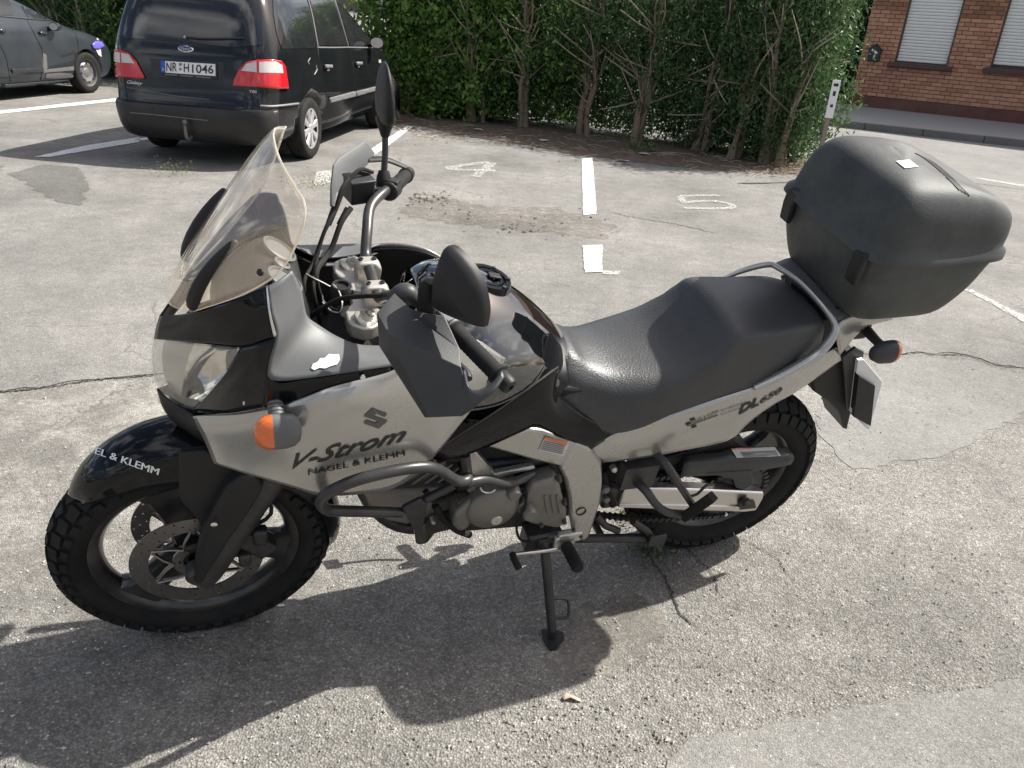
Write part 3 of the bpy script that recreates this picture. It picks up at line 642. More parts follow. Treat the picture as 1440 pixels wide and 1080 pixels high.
# black cowl above the lamps
cowl = sw('nose_cowl', [z5((113, 332, -.0), (195, 325, -.045), (270, 310, -.085), (400, 270, -.13), (500, 235, -.155), (592, 196, -.172)),
    z5((98, 380, -.0), (190, 380, -.05), (280, 378, -.095), (395, 365, -.142), (520, 330, -.178), (612, 310, -.2)),
    z5((88, 433, -.0), (180, 442, -.05), (280, 453, -.098), (380, 461, -.145), (478, 470, -.182), (628, 425, -.216))], M['black_gloss'])
sw('cowl_side', [z5((480, 474, -.182), (560, 452, -.204), (628, 428, -.217)), z5((412, 580, -.158), (510, 560, -.2), (597, 545, -.226)),
    z5((338, 670, -.124), (450, 660, -.186), (592, 640, -.236)), z5((256, 760, -.08), (410, 765, -.175), (578, 738, -.238))], M['black_gloss'])
sw('cowl_side', [z5((590, 590, -.231), (640, 630, -.236), (760, 614, -.2375), (870, 600, -.238), (1010, 578, -.236), (1140, 560, -.232)),
    z5((583, 660, -.237), (640, 670, -.24), (750, 650, -.241), (870, 622, -.2405), (1010, 592, -.238), (1140, 566, -.233)),
    z5((577, 738, -.239), (640, 728, -.241), (730, 706, -.242), (880, 648, -.243), (1010, 612, -.24), (1140, 577, -.234))], M['black_gloss'])
sw('chin_cowl', [z5((100, 658, .0), (128, 742, .0), (180, 808, .0), (250, 862, -.02), (340, 928, -.06), (354, 984, -.11)),
    z5((165, 715, -.032), (195, 765, -.038), (228, 822, -.055), (290, 862, -.075), (385, 915, -.10), (358, 985, -.125)),
    z5((238, 762, -.073), (262, 778, -.085), (285, 830, -.105), (330, 858, -.13), (432, 893, -.14), (363, 986, -.138))], M['black_plastic'])
sw('cowl_edge', [z5((592, 196, -.174), (606, 312, -.202), (632, 415, -.219)), z5((586, 200, -.173), (598, 315, -.201), (622, 430, -.217))], M['chrome'], nu=16, nv=3, thick=.003)
# silver side fairing
side = sw('side_fairing', [
    [(Pm, 272, 585, -.09), (Pm, 325, 580, -.155), (Pm, 371, 573, -.216), (Pm, 410, 565, -.241), (Pm, 470, 543, -.246), (Pm, 549, 522, -.234), (Pm, 610, 490, -.205), (Pm, 660, 474, -.172), (Pm, 710, 503, -.163)],
    [(Pm, 280, 602, -.11), (Pm, 330, 597, -.175), (Pm, 380, 593, -.232), (Pm, 425, 588, -.257), (Pm, 485, 570, -.265), (Pm, 555, 552, -.252), (Pm, 612, 525, -.225), (Pm, 656, 507, -.19), (Pm, 704, 516, -.17)],
    [(Pm, 290, 622, -.125), (Pm, 337, 622, -.185), (Pm, 390, 624, -.238), (Pm, 437, 622, -.262), (Pm, 498, 610, -.268), (Pm, 558, 595, -.258), (Pm, 610, 565, -.235), (Pm, 654, 540, -.203), (Pm, 695, 530, -.178)],
    [(Pm, 302, 651, -.15), (Pm, 340, 663, -.188), (Pm, 381, 675, -.216), (Pm, 415, 685, -.226), (Pm, 450, 695, -.23), (Pm, 505, 694, -.235), (Pm, 556, 684, -.236), (Pm, 606, 645, -.226), (Pm, 659, 580, -.195)]],
    M['silver'], nu=44, nv=22, thick=.005)
sideL = side[0]
for s in (1,):
    lv2 = [(v_.co.x, s*(abs(v_.co.y)-.022), v_.co.z+.0) for v_ in sideL.data.vertices]; lf2 = [tuple(p.vertices) for p in sideL.data.polygons]
    mesh_obj('fairing_liner', lv2, lf2 if s < 0 else [tuple(reversed(q)) for q in lf2], M['black_plastic'], B_, solid=.002)
# grey cockpit panel
cock = sw('cockpit_panel', [z5((592, 198, -.174), (605, 312, -.2), (632, 420, -.218), (595, 560, -.228), (622, 620, -.237), (860, 598, -.237), (1130, 558, -.232), (1290, 528, -.222)),
    z5((645, 170, -.168), (668, 280, -.183), (690, 370, -.19), (685, 470, -.195), (730, 500, -.2), (900, 510, -.205), (1100, 510, -.208), (1240, 480, -.2)),
    z5((700, 130, -.15), (738, 215, -.145), (755, 295, -.138), (768, 335, -.138), (805, 365, -.14), (900, 425, -.15), (1000, 462, -.165), (1120, 468, -.175))], M['grey_plastic'], nu=40, nv=12)
for s in (-1, 1):
    lr = [[Z5(x, y, l)+V(0, .012, -.014) for x, y, l in r] for r in (((605, 312, -.2), (632, 420, -.218), (595, 560, -.228), (622, 620, -.237), (860, 598, -.237), (1130, 558, -.232), (1290, 528, -.222)), ((668, 280, -.183), (690, 370, -.19), (685, 470, -.195), (730, 500, -.2), (900, 510, -.205), (1100, 510, -.208), (1240, 480, -.2)), ((755, 295, -.138), (768, 335, -.138), (790, 355, -.139), (805, 365, -.14), (900, 425, -.15), (1000, 462, -.165), (1120, 468, -.175)))]
    v, f = grid_mesh(lr, 30, 8); mesh_obj('cockpit_liner', v if s < 0 else mirY(v), f if s < 0 else [tuple(reversed(q)) for q in f], M['black_plastic'], B_, solid=.002)
# peeled sticker remains
pk = [(.0, .2), (.06, .5), (.2, .55), (.3, .8), (.45, .75), (.6, 1), (.75, .9), (.95, .85), (1, .45), (.92, .15), (.7, .1), (.5, 0), (.3, .12), (.12, .02)]
decal('sticker', pk, [tuple(range(len(pk)))], zz(785, 578, (190, 340), 3.177), zz(912, 556, (190, 340), 3.177), zz(790, 516, (190, 340), 3.177), [cock[0]], M['white'], cock[0], sub=1)
# lettering on the fairing
sq = lambda x, y: (x, y)
S_ = [(.28, 1), (.72, .88), (1.0, .62)]
decal('emblem', [(.36, 1), (.98, .72), (.86, .56), (.52, .72), (.40, .64), (1, .38), (.62, 0), (0, .26), (.12, .42), (.48, .27), (.60, .35), (0, .60)], [tuple(range(12))],
      (511, 602), (545, 602), (511, 573), [sideL], M['print_grey'], sideL, sub=0)
tv, tf, _ = text_mesh('V-Strom', bold=.012, shear=.55)
decal('lettering', tv, tf, (411, 659), (571, 619), (412, 639), [sideL], M['print_black'], sideL, sub=1)
tv, tf, _ = text_mesh('NAGEL & KLEMM')
for q in range(3): decal('lettering', tv, tf, (433+q*.5, 667), (568+q*.5, 639.5), (433+q*.5, 660), [sideL], M['print_black'], sideL, off=.0022+.0003*q, sub=1)
for q in ((345, 566, -.205), (510, 529.5, -.247)):
    p = T(*q); MB().lathe([(0, 0), (.005, 0), (.005, .003), (0, .003)], p, (0, -1, 0), 12).build('fairing_bolt', M['chrome'], B_)

# ---- instruments, inner cockpit -----------------------------------
k = MB()
k.prism([V(-1.45, -.115, 1.0), V(-1.43, -.115, 1.09), V(-1.34, -.11, 1.14), V(-1.27, -.105, 1.11), V(-1.25, -.10, 1.0)], (0, .22, 0)); k.build('instrument_pod', M['black_plastic'], B_, bevel=.02, seg=3)
for yy, r in ((-.06, .038), (.055, .038), (0, .018)):
    nrm_ = nrm(V(.55, 0, .83)); c0 = V(-1.305, yy, 1.128)
    d = MB().lathe([(0, 0), (r, 0), (r, .006), (r-.005, .008), (r-.008, .003), (0, .003)], c0, nrm_, 28).build('gauge', M['grey_plastic'], B_)
k = MB(); k.prism([V(-1.43, -.10, .95), V(-1.30, -.10, .98), V(-1.0, -.10, .95), V(-1.0, -.10, .88), V(-1.40, -.10, .88)], (0, .20, 0)); k.build('inner_cowl', M['black_plastic'], B_, bevel=.01)

# ---- windscreen ----------------------------------------------------
lv = [((112, 868), (238, 945, -.075)), ((178, 735), (450, 872, -.130)), ((282, 588), (630, 762, -.170)), ((390, 442), (722, 605, -.186)), ((482, 322), (747, 520, -.182)), ((548, 238), (751, 472, -.170)), ((595, 185), (744, 432, -.155)), ((610, 168), (724, 398, -.136))]
rows = []
for (cx, cy), (ex, ey, el) in lv:
    c0 = Z4(cx, cy, 0.0); e = Z4(ex, ey, el); r = []
    for s in np.linspace(-1, 1, 17):
        a = abs(s); q = c0+(e-c0)*V(a**2.5, 0, a**2.5); q[1] = abs(el)*s; r.append(q)
    rows.append(r)
v, f = grid_mesh(rows, 33, 40)
scr = mesh_obj('windscreen', v, f, M['screen'], B_, solid=.004, soff=0, autosm=80)
R1 = [cr(r, 33) for r in rows]
edge = [r[0] for r in R1]+[R1[-1][i] for i in range(6, 28, 5)]+[r[-1] for r in reversed(R1)]
MB().tube(edge, .0019, 8, smooth=120).build('screen_edge', glass('screen_rim', (.75, .72, .68), .15, .35, (.5, .47, .42)), scr)
dfar = (Z4(392, 380, .095)+Z4(170, 700, .085))/2-(Z4(428, 622, -.095)+Z4(225, 925, -.082))/2*V(1, -1, 1); dfar = dfar*.72; dfar[1] = 0
for s in (-1, 1):
    a = Z4(428, 622, -.095); b = Z4(225, 925, -.082); mid = (a+b)/2+V(-.018, 0, .0)
    n_ = nrm(V(-.8, -.35, .5)); ax = nrm(a-b); sd_ = nrm(np.cross(n_, ax)); rings = []
    for t, wd, hgt in ((-.02, .004, .006), (0, .009, .010), (.3, .0125, .013), (.7, .0165, .016), (.97, .018, .016), (1.02, .008, .006)):
        q = a+(b-a)*t+V(-.014, 0, .004)*4*max(0, t*(1-t)); rings.append([q+sd_*wd*x+n_*hgt*y for x, y in ((-1, -.6), (-.7, .6), (0, 1), (.7, .6), (1, -.6), (0, -.9))])
    if s > 0: rings = [[V(p[0], -p[1], p[2])+dfar for p in r] for r in rings]
    MB().loft(rings).build('screen_bracket', M['black_plastic'], scr, bevel=0, sub=1)
    for (x, y) in ((578, 772),) if s < 0 else ():
        p = Z4(x, y, -.09 if x < 400 else -.158); p = p if s < 0 else V(p[0], -p[1], p[2])
        MB().lathe([(0, 0), (.007, 0), (.006, .004), (0, .005)], p+V(-.012, .012*s, .012), (-.6, .5*s, .5), 12).build('screen_bolt', M['black_plastic'], scr)

# ---- tank ----------------------------------------------------------
st = [(-1.03, 1.070, .10, 1.04, .145, .95, .15, .84), (-.985, 1.092, .125, 1.045, .165, .95, .16, .82), (-.92, 1.094, .143, 1.025, .183, .935, .17, .80), (-.86, 1.075, .15, .985, .186, .915, .168, .79), (-.79, 1.033, .134, .95, .168, .885, .15, .785),
      (-.73, .985, .105, .925, .143, .865, .132, .78), (-.68, .936, .08, .895, .118, .845, .115, .78), (-.645, .893, .062, .865, .098, .825, .105, .77)]
rings = []
for x, z0, w1, z1, w2, z2, w3, z3 in st:
    half = [V(x, 0, z0), V(x, w1*.55, z0-(z0-z1)*.30), V(x, w1, z1), V(x+.0, w1+(w2-w1)*.6, z1-(z1-z2)*.45), V(x, w2, z2), V(x, w3, z3)]
    R_ = [(p[0], -p[1], p[2]) for p in reversed(half)]+half[1:]; rings.append(cr(R_, 41))
v, f = grid_mesh(rings, 41, 36)
tank = mesh_obj('fuel_tank', v, f, M['tank_paint'], B_, solid=.004, autosm=80)
cc = T(688, 393, 0); tn = nrm(V(.22, 0, .97)); cc = V(-.862, 0, 1.081)
k = MB(); cc = cc-tn*.008; k.lathe([(0, .002), (.022, .002), (.024, .005), (.034, .005), (.037, .001), (.039, .001), (.041, .006), (.052, .006), (.056, -.004), (.056, -.03)], cc, tn, 48); cap = k.build('fuel_cap', M['black_gloss'], tank)
for a in range(6):
    t_ = 2*math.pi*a/6; q = cc+V(math.cos(t_)*.047, math.sin(t_)*.047, -math.cos(t_)*.047*.22)+tn*.006
    MB().lathe([(0, 0), (.0045, 0), (.0045, .003), (0, .003)], q, tn, 8).build('cap_bolt', M['dark_metal'], tank)
MB().box(cc+V(.012, 0, -.003)+tn*.009, .03, .02, .006, (V(.975, 0, -.22), YA, tn)).build('key_flap', M['black_plastic'], tank, bevel=.002)
# black side cover under the tank
sw('tank_side_cover', [[(Pm, 602, 640, -.218), (Pm, 650, 609, -.2), (Pm, 700, 577, -.185), (Pm, 745, 545, -.168), (Pm, 784, 517, -.132), (Pm, 782, 548, -.134), (Pm, 818, 582, -.143), (Pm, 866, 607, -.152)],
    [(Pm, 600, 646, -.218), (Pm, 647, 626, -.203), (Pm, 695, 601, -.19), (Pm, 740, 575, -.178), (Pm, 765, 562, -.165), (Pm, 785, 585, -.16), (Pm, 815, 604, -.157), (Pm, 850, 619, -.155)],
    [(Pm, 604, 652, -.215), (Pm, 645, 643, -.2), (Pm, 690, 626, -.188), (Pm, 735, 606, -.178), (Pm, 755, 600, -.172), (Pm, 790, 615, -.166), (Pm, 812, 622, -.16), (Pm, 833, 630, -.155)]], M['black_gloss'], nu=40, nv=10)
k = MB().tube([T(785, 516, -.14), T(745, 545, -.174), T(700, 577, -.19), T(650, 609, -.206), T(606, 637, -.222)], .0022, 8, smooth=30); k.build('tank_seam_trim', M['bar'], B_)

# ---- seat ----------------------------------------------------------
ss = [(-.665, .893, .070, .878, .10, .83, .112, .775), (-.64, .890, .082, .872, .112, .825, .122, .762), (-.60, .868, .10, .846, .125, .80, .138, .735), (-.54, .853, .12, .832, .145, .79, .155, .695), (-.46, .856, .138, .838, .158, .80, .163, .695),
      (-.38, .872, .146, .856, .160, .82, .163, .715), (-.32, .905, .143, .888, .156, .85, .16, .735), (-.275, .945, .136, .930, .152, .88, .157, .752), (-.24, .972, .131, .958, .148, .895, .154, .765), (-.12, .972, .124, .958, .140, .905, .146, .795), (-.03, .978, .114, .962, .128, .92, .132, .83), (.03, .970, .10, .952, .112, .92, .115, .855), (.055, .945, .085, .93, .095, .905, .098, .87)]
rings = []
for x, z0, w1, z1, w2, z2, w3, z3 in ss:
    sw_ = lambda z: x-.05*min(1, max(0, (z0-z)/.11))*max(0, 1-(x+.665)/.09)
    half = [V(x, 0, z0), V(x, w1*.6, z0-(z0-z1)*.22), V(x, w1*.88, z0-(z0-z1)*.62), V(sw_(z1), w1+.004, z1-.004), V(sw_((z1+z2)/2), w1+(w2-w1)*.65, z1-(z1-z2)*.4), V(sw_(z2), w2, z2), V(sw_(z3), w3, (z2+z3)/2), V(sw_(z3), w3, z3)]
    rings.append(cr([(p[0], -p[1], p[2]) for p in reversed(half)]+half[1:], 49))
v, f = grid_mesh(rings, 49, 60)
seat = mesh_obj('seat', v, f, M['vinyl'], B_, solid=.006, autosm=80)
for s in (-1, 1):
    pts = [V(r[int(24+s*17)][0], r[int(24+s*17)][1], r[int(24+s*17)][2]) for r in rings[2:8]]
    MB().tube(pts, .0016, 6, smooth=30).build('seat_seam', M['print_black'], seat)

# ---- main frame ----------------------------------------------------
fr1 = plate('frame', [Z9(x, y, -.158) for x, y in ((128, 197), (215, 150), (295, 125), (350, 132), (480, 176), (530, 196), (500, 240), (415, 275), (322, 252), (300, 246))], M['silver'], B_, .035, both=True, bevel=.008, seg=3)
fr2 = plate('frame', [Z9(x, y, -.162) for x, y in ((482, 176), (535, 197), (588, 255), (592, 330), (583, 420), (560, 490), (540, 552), (515, 576), (488, 560), (468, 528), (458, 470), (455, 400), (440, 330), (415, 276))], M['silver'], B_, .04, both=True, bevel=.009, seg=3)
plate('frame_strut', [Z9(x, y, -.15) for x, y in ((45, 225), (82, 212), (165, 305), (150, 318), (60, 310), (30, 260))], M['silver'], B_, .03, both=True, bevel=.005)
plate('frame_strut', [Z9(x, y, -.155) for x, y in ((150, 306), (315, 272), (325, 283), (165, 322))], M['silver'], B_, .02, both=True, bevel=.004)
p = Z9(503, 452, -.163)
k = MB(); k.lathe([(.0, .004), (.010, .004), (.0125, -.001), (.0145, -.003), (.0145, .01)], p, (0, 1, 0), 28); k.build('pivot_bore', M['print_black'], fr2[0])
lv_, lf_ = quad2()
lab = decal('warning_label', lv_, lf_, zz(332, 206, (640, 560), 2.842), zz(432, 228, (640, 560), 2.842), zz(358, 150, (640, 560), 2.842), [fr1[0]], M['label'], fr1[0], sub=2)
lab['label'] = 'small white warning label with an orange strip'
decal('label_strip', lv_, lf_, zz(354, 160, (640, 560), 2.842), zz(443, 184, (640, 560), 2.842), zz(358, 150, (640, 560), 2.842), [fr1[0]], M['orange'], fr1[0], off=.004, sub=2)
for i in range(6):
    y0 = 168+i*6.5
    decal('label_text', lv_, lf_, zz(352-i*2.6, y0, (640, 560), 2.842), zz(437-i*2, y0+19, (640, 560), 2.842), zz(353-i*2.6, y0-2.5, (640, 560), 2.842), [fr1[0]], M['print_grey'], fr1[0], off=.004, sub=2)

# ---- tail ----------------------------------------------------------
tail = sw('tail_fairing', [[(Pm, 828, 633, -.148), (Pm, 867, 608, -.158), (Pm, 930, 587, -.164), (Pm, 1000, 563, -.160), (Pm, 1062, 543, -.152), (Pm, 1100, 527, -.143), (Pm, 1140, 508, -.13), (Pm, 1176, 488, -.115)],
    [(Pm, 833, 643, -.15), (Pm, 885, 628, -.166), (Pm, 945, 611, -.172), (Pm, 1012, 591, -.168), (Pm, 1062, 567, -.159), (Pm, 1096, 547, -.149), (Pm, 1132, 527, -.136), (Pm, 1180, 497, -.118)],
    [(Pm, 847, 650, -.145), (Pm, 903, 643, -.158), (Pm, 962, 632, -.163), (Pm, 1024, 618, -.159), (Pm, 1052, 594, -.152), (Pm, 1086, 569, -.143), (Pm, 1124, 547, -.132), (Pm, 1182, 506, -.112)]], M['silver'], nu=40, nv=12, thick=.005)
tl = tail[0]
tv, tf, _ = text_mesh('DL', bold=.04, shear=.25)
decal('lettering', tv, tf, (1038, 583), (1067, 569), (1038.5, 571), [tl], M['print_black'], tl, sub=1)
tv, tf, _ = text_mesh('650', bold=.03, shear=.25)
decal('lettering', tv, tf, (1068, 568), (1099, 551), (1069, 560), [tl], M['print_black'], tl, sub=1)
tv, tf, _ = text_mesh('NAGEL & KLEMM')
decal('lettering', tv, tf, (972, 595.5), (1010, 580), (971.5, 591.5), [tl], M['print_black'], tl, sub=0)
decal('lettering', lv_, lf_, (966, 599.5), (1009, 583.8), (966, 598.3), [tl], M['print_black'], tl, sub=2)
for (x, y) in ((964, 595), (970, 589), (972, 599)):
    decal('emblem', lv_, lf_, (x, y+3), (x+7, y+.6), (x, y), [tl], M['print_black'], tl, sub=0)
tv, tf, _ = text_mesh('MOTORRADHAUS', bold=.0)
decal('lettering', tv, tf, (1013, 579), (1050, 566), (1012.5, 576.5), [tl], M['print_grey'], tl, sub=0)
decal('lettering', tv, tf, (1013, 584), (1045, 573), (1012.5, 582), [tl], M['print_grey'], tl, sub=0)
# grab rail round the pillion seat
gp = [T(1060, 545, -.155), T(1105, 524, -.155), T(1147, 499, -.15), T(1170, 474, -.14), T(1174, 456, -.122), T(1158, 432, -.08), T(1124, 396, .01), T(1095, 377, .085), T(1080, 372, .115), T(1046, 380, .145), T(1014, 393, .15)]
MB().tube(gp, [.010, .015, .016, .015, .011, .008, .0075, .008, .0085, .008, .006], 14, smooth=60, ell=(1, .75)).build('grab_rail', M['silver'], B_)
sw('tail_cover', [[(Pm, 1172, 462, -.125), (Pm, 1190, 447, -.12), (Pm, 1214, 437, -.11), (Pm, 1258, 442, -.10)], [(Pm, 1176, 478, -.125), (Pm, 1192, 467, -.125), (Pm, 1216, 452, -.117), (Pm, 1255, 446, -.102)], [(Pm, 1180, 500, -.118), (Pm, 1196, 480, -.12), (Pm, 1218, 459, -.112), (Pm, 1254, 449, -.10)]], M['silver'], nu=16, nv=8)
rk = panel('luggage_plate', [[T(1088, 372, .115), T(1110, 364, .12), T(1136, 364, .10)], [T(1130, 405, .0), T(1152, 400, .0), T(1172, 397, .0)], [T(1172, 455, -.115), T(1192, 446, -.115), T(1216, 437, -.10)]], M['grey_plastic'], B_, nu=12, nv=14, thick=.008, both=False)
MB().tube([T(1128, 367, .10), T(1206, 434, -.095)], .007, 10).build('case_hinge_bar', M['black_plastic'], B_)
for (x, y, l) in ((1129, 387, .06), (1146, 383, .055), (1167, 405, -.01), (1186, 423, -.06), (1176, 436, -.085), (1190, 437, -.09)):
    MB().lathe([(0, 0), (.006, 0), (.006, .006), (0, .006)], T(x, y, l)+V(0, 0, .002), (0, 0, 1), 10).build('plate_bolt', M['dark_metal'], B_)
k = MB(); k.box((.17, 0, .96), .24, .18, .03); k.box((.16, 0, .90), .20, .12, .10); k.build('tail_underside', M['black_plastic'], B_, bevel=.01)

# ---- top case ------------------------------------------------------
lev = [(.970, .10, .33, .115), (.977, .08, .352, .14), (1.005, .05, .385, .164), (1.08, .018, .414, .187), (1.15, .0, .428, .197), (1.176, -.005, .433, .201)]
lid = [(1.180, -.019, .448, .216), (1.194, -.020, .450, .217), (1.2005, -.006, .438, .204), (1.225, .0, .436, .201), (1.26, .006, .433, .197), (1.292, .014, .424, .190), (1.316, .025, .405, .178), (1.336, .041, .37, .162), (1.348, .062, .325, .140), (1.355, .09, .26, .105), (1.359, .13, .2, .05)]
def case_ring(z, x0, x1, hw, n=96, e=6.5):
    out = []; xc, a = (x0+x1)/2, (x1-x0)/2
    for i in range(n):
        t = 2*math.pi*i/n; cx, sy = math.cos(t), math.sin(t)
        X = math.copysign(abs(cx)**(2/e), cx); Y = math.copysign(abs(sy)**(2/e), sy)
        tap = 1-.10*max(0, (X+1)/2)**2.2
        out.append(V(xc+a*X, hw*Y*tap, z+.010*(1-X)*.5-(.022*max(0, X)**2 if z > 1.24 else 0)*min(1, (z-1.2)/.12)))
    return out
def refine(L, k=3):
    a = np.array(L); return cr(a, (len(L)-1)*k+1)
tc_ = MB().loft([case_ring(*r) for r in refine(lev)]).build('top_case', M['case_plastic'], B_, autosm=60)
MB().loft([case_ring(1.172, -.002, .432, .2), case_ring(1.184, -.002, .432, .2)]).build('case_seal', M['print_black'], tc_)
ld = MB().loft([case_ring(*r) for r in refine(lid, 2)]).build('lid', M['case_plastic'], tc_, autosm=50)
def latch(fx, fy):
    p = fx; k = MB(); e1 = V(0, 1, 0)
    k.prism([p+V(-.004, -.02, .045), p+V(-.020, -.02, .03), p+V(-.020, -.02, -.002), p+V(-.012, -.02, -.05), p+V(.0, -.02, -.05), p+V(.004, -.02, 0)], (0, .04, 0))
    return k.build('latch', M['black_plastic'], tc_, bevel=.005)
latch(V(.002, -.155, 1.165), 0); latch(V(.002, .135, 1.172), 0)
decal('sticker', lv_, lf_, zz(605, 162, (1020, 170), 2.4), zz(650, 157, (1020, 170), 2.4), zz(575, 138, (1020, 170), 2.4), [ld], M['white'], tc_, sub=2)
for g in range(4):
    tgt = BVHTree.FromObject(ld, bpy.context.evaluated_depsgraph_get()); pts = []
    for t in np.linspace(0, 1, 18):
        px = (1020+(640+g*13+(150-g*2)*t)/2.4, 170+(110+g*6+125*t**1.25)/2.4); h = tgt.ray_cast(Vector(CL), Vector(nrm(BR @ ray(*px))))
        if h[0] is not None: pts.append(V(*h[0])+V(*h[1])*.0002)
    if len(pts) > 4: MB().tube(pts, .0022, 6, smooth=30).build('lid_rib', M['case_plastic'], tc_)

# ---- rear light, mudguard, plate ----------------------------------
plate('rear_mudguard', [A3(x, y, -.055) for x, y in ((292, 880), (300, 915), (345, 945), (385, 985), (400, 1040), (412, 1045), (432, 960), (450, 870), (470, 800), (440, 770), (400, 780))], M['black_plastic'], B_, .11, bevel=.006)
k = MB().prism([A3(x, y, -.075) for x, y in ((395, 800), (440, 765), (470, 780), (447, 905), (425, 960), (412, 985), (405, 880))], (0, .01, 0)); k.build('plate_bracket', M['dark_grey_plastic'], B_, bevel=.003)
pc = [A3(447, 845, -.085), A3(468, 807, -.11), A3(530, 885, -.105), A3(482, 1045, -.08), A3(425, 980, -.075)]
pq = [A3(445, 808, -.10), A3(530, 882, -.10), A3(484, 1042, -.10), A3(470, 1030, -.085)]
# licence plate: edge-on sheet facing rearwards, its white face just visible
c0 = A3(455, 905, -.03); e1 = V(0, 1, 0); up_ = nrm(V(-.35, 0, 1)); nn = np.cross(e1, up_)
k = MB(); k.box(A3(470, 930, -.06)+V(0, .06, 0), .004, .18, .16, (nrm(np.cross(e1, up_)), e1, up_)); lp = k.build('licence_plate', M['white'], B_, bevel=.001)
plate('licence_plate_frame', [A3(x, y, -.088) for x, y in ((448, 808), (468, 806), (531, 880), (524, 908), (485, 1044), (472, 1034), (424, 985), (428, 970))], M['white'], lp, .012, bevel=.001)
plate('licence_plate_back', [A3(x, y, -.08) for x, y in ((436, 846), (492, 880), (478, 1016), (420, 985))], M['black_plastic'], lp, -.02, bevel=.001)
k = MB(); k.box((.22, 0, .915), .05, .12, .045); k.build('tail_light', M['red'], B_, bevel=.012)
def blinker(base, tip, lensdir, r, s, stalk_mat, body_mat):
    k = MB(); ax = nrm(tip-base); k.tube([base, base+(tip-base)*.45], [r*.55, r*.5], 14); st_ = k.build('turn_signal', stalk_mat, B_); return st_
# front left / right: ribbed stalk, grey pod, orange lens
for s in (-1, 1):
    c0 = T(392, 607, -.285); fx = V(-1, 0, 0); k = MB()
    b0 = T(387, 566, -.235)
    for i in range(5): k.tube([b0+(c0-b0)*(i*.12), b0+(c0-b0)*(i*.12+.09)], .0165-.0006*i, 16)
    k.tube([b0+(c0-b0)*-.05, c0], .0135, 14)
    def podring(t, sx):
        w_, h_ = .030*sx, .040*sx; return [c0+V(t, w_*.8*math.cos(a)*1.0, h_*math.sin(a)-.0) for a in np.linspace(0, 2*math.pi, 25)[:-1]]
    k.loft([podring(-.010, 1.0), podring(.012, 1.0), podring(.028, .9), podring(.038, .62), podring(.041, .3)])
    q = MB().loft([podring(-.010, 1.0), podring(-.022, .95), podring(-.034, .78), podring(-.042, .5), podring(-.045, .15)])
    if s > 0: k.v = mirY(k.v); q.v = mirY(q.v)
    o = k.build('turn_signal', M['grey_plastic'], B_, autosm=50); q.build('lens', M['orange'], o, autosm=60)
for s in (-1, 1):
    b0 = A3(470, 700, -.075); c0 = A3(545, 780, -.185); k = MB(); k.tube([b0, b0+(c0-b0)*.55], [.015, .012], 14)
    def ring2(t, sx): return [c0+V(t, .026*sx*math.cos(a), .034*sx*math.sin(a)) for a in np.linspace(0, 2*math.pi, 21)[:-1]]
    k.loft([ring2(-.05, .25), ring2(-.044, .6), ring2(-.02, .95), ring2(.014, 1.0)])
    k.tube([b0+(c0-b0)*.5, c0], [.012, .014], 12)
    q = MB().loft([ring2(.014, 1.0), ring2(.024, .95), ring2(.032, .7), ring2(.036, .2)])
    if s > 0: k.v = mirY(k.v); q.v = mirY(q.v)
    o = k.build('turn_signal', M['dark_grey_plastic'], B_, autosm=50); q.build('lens', M['orange'], o)
# ---- triple clamp, handlebar --------------------------------------
k = MB(); top = V(-1.153, 0, 1.040)
rings = []
for y in np.linspace(-.135, .135, 19):
    a = abs(y); wd = .036 if a > .07 else .030; wd *= math.sqrt(max(.05, 1-((a-.102)/.034)**2)) if a > .102 else 1
    cx = -1.153+(.012 if a < .06 else 0)
    rings.append([V(cx+wd*sx, y, 1.042+.016*sz-.0*a) for sx, sz in ((-1, -1), (1, -1), (1, 1), (-1, 1))])
k.loft(rings); tcl = k.build('triple_clamp', M['clamp'], B_, bevel=.004)
for s in (-1, 1):
    k = MB(); c0 = V(-1.122, .047*s, 1.083)
    k.prism([c0+V(-.028, -.016, -.03), c0+V(-.030, -.016, .005), c0+V(-.02, -.016, .022), c0+V(.016, -.016, .022), c0+V(.028, -.016, .006), c0+V(.024, -.016, -.03)], (0, .032, 0))
    hc = k.build('handlebar_clamp', M['clamp'], tcl, bevel=.006, seg=3)
    for dx in (-.016, .012): MB().lathe([(0, 0), (.0055, 0), (.0055, .004), (.003, .004), (.003, .001), (0, .001)], c0+V(dx, 0, .021), (0, 0, 1), 12).build('clamp_bolt', M['dark_metal'], tcl)
MB().lathe([(0, 0), (.018, 0), (.018, .012), (.010, .014), (0, .010)], V(-1.150, 0, 1.056), (0, 0, 1), 24).build('stem_nut', M['clamp'], tcl)
gi = A1(780, 470, -.285); ge_ = A1(1040, 735, -.425)      # left grip inner / outer
half = [V(-1.122, 0, 1.090), V(-1.122, -.055, 1.090), V(-1.121, -.085, 1.094), V(-1.112, -.125, 1.125), V(-1.095, -.185, 1.155), gi+V(-.03, .045, .012), gi, gi+(ge_-gi)*.55]
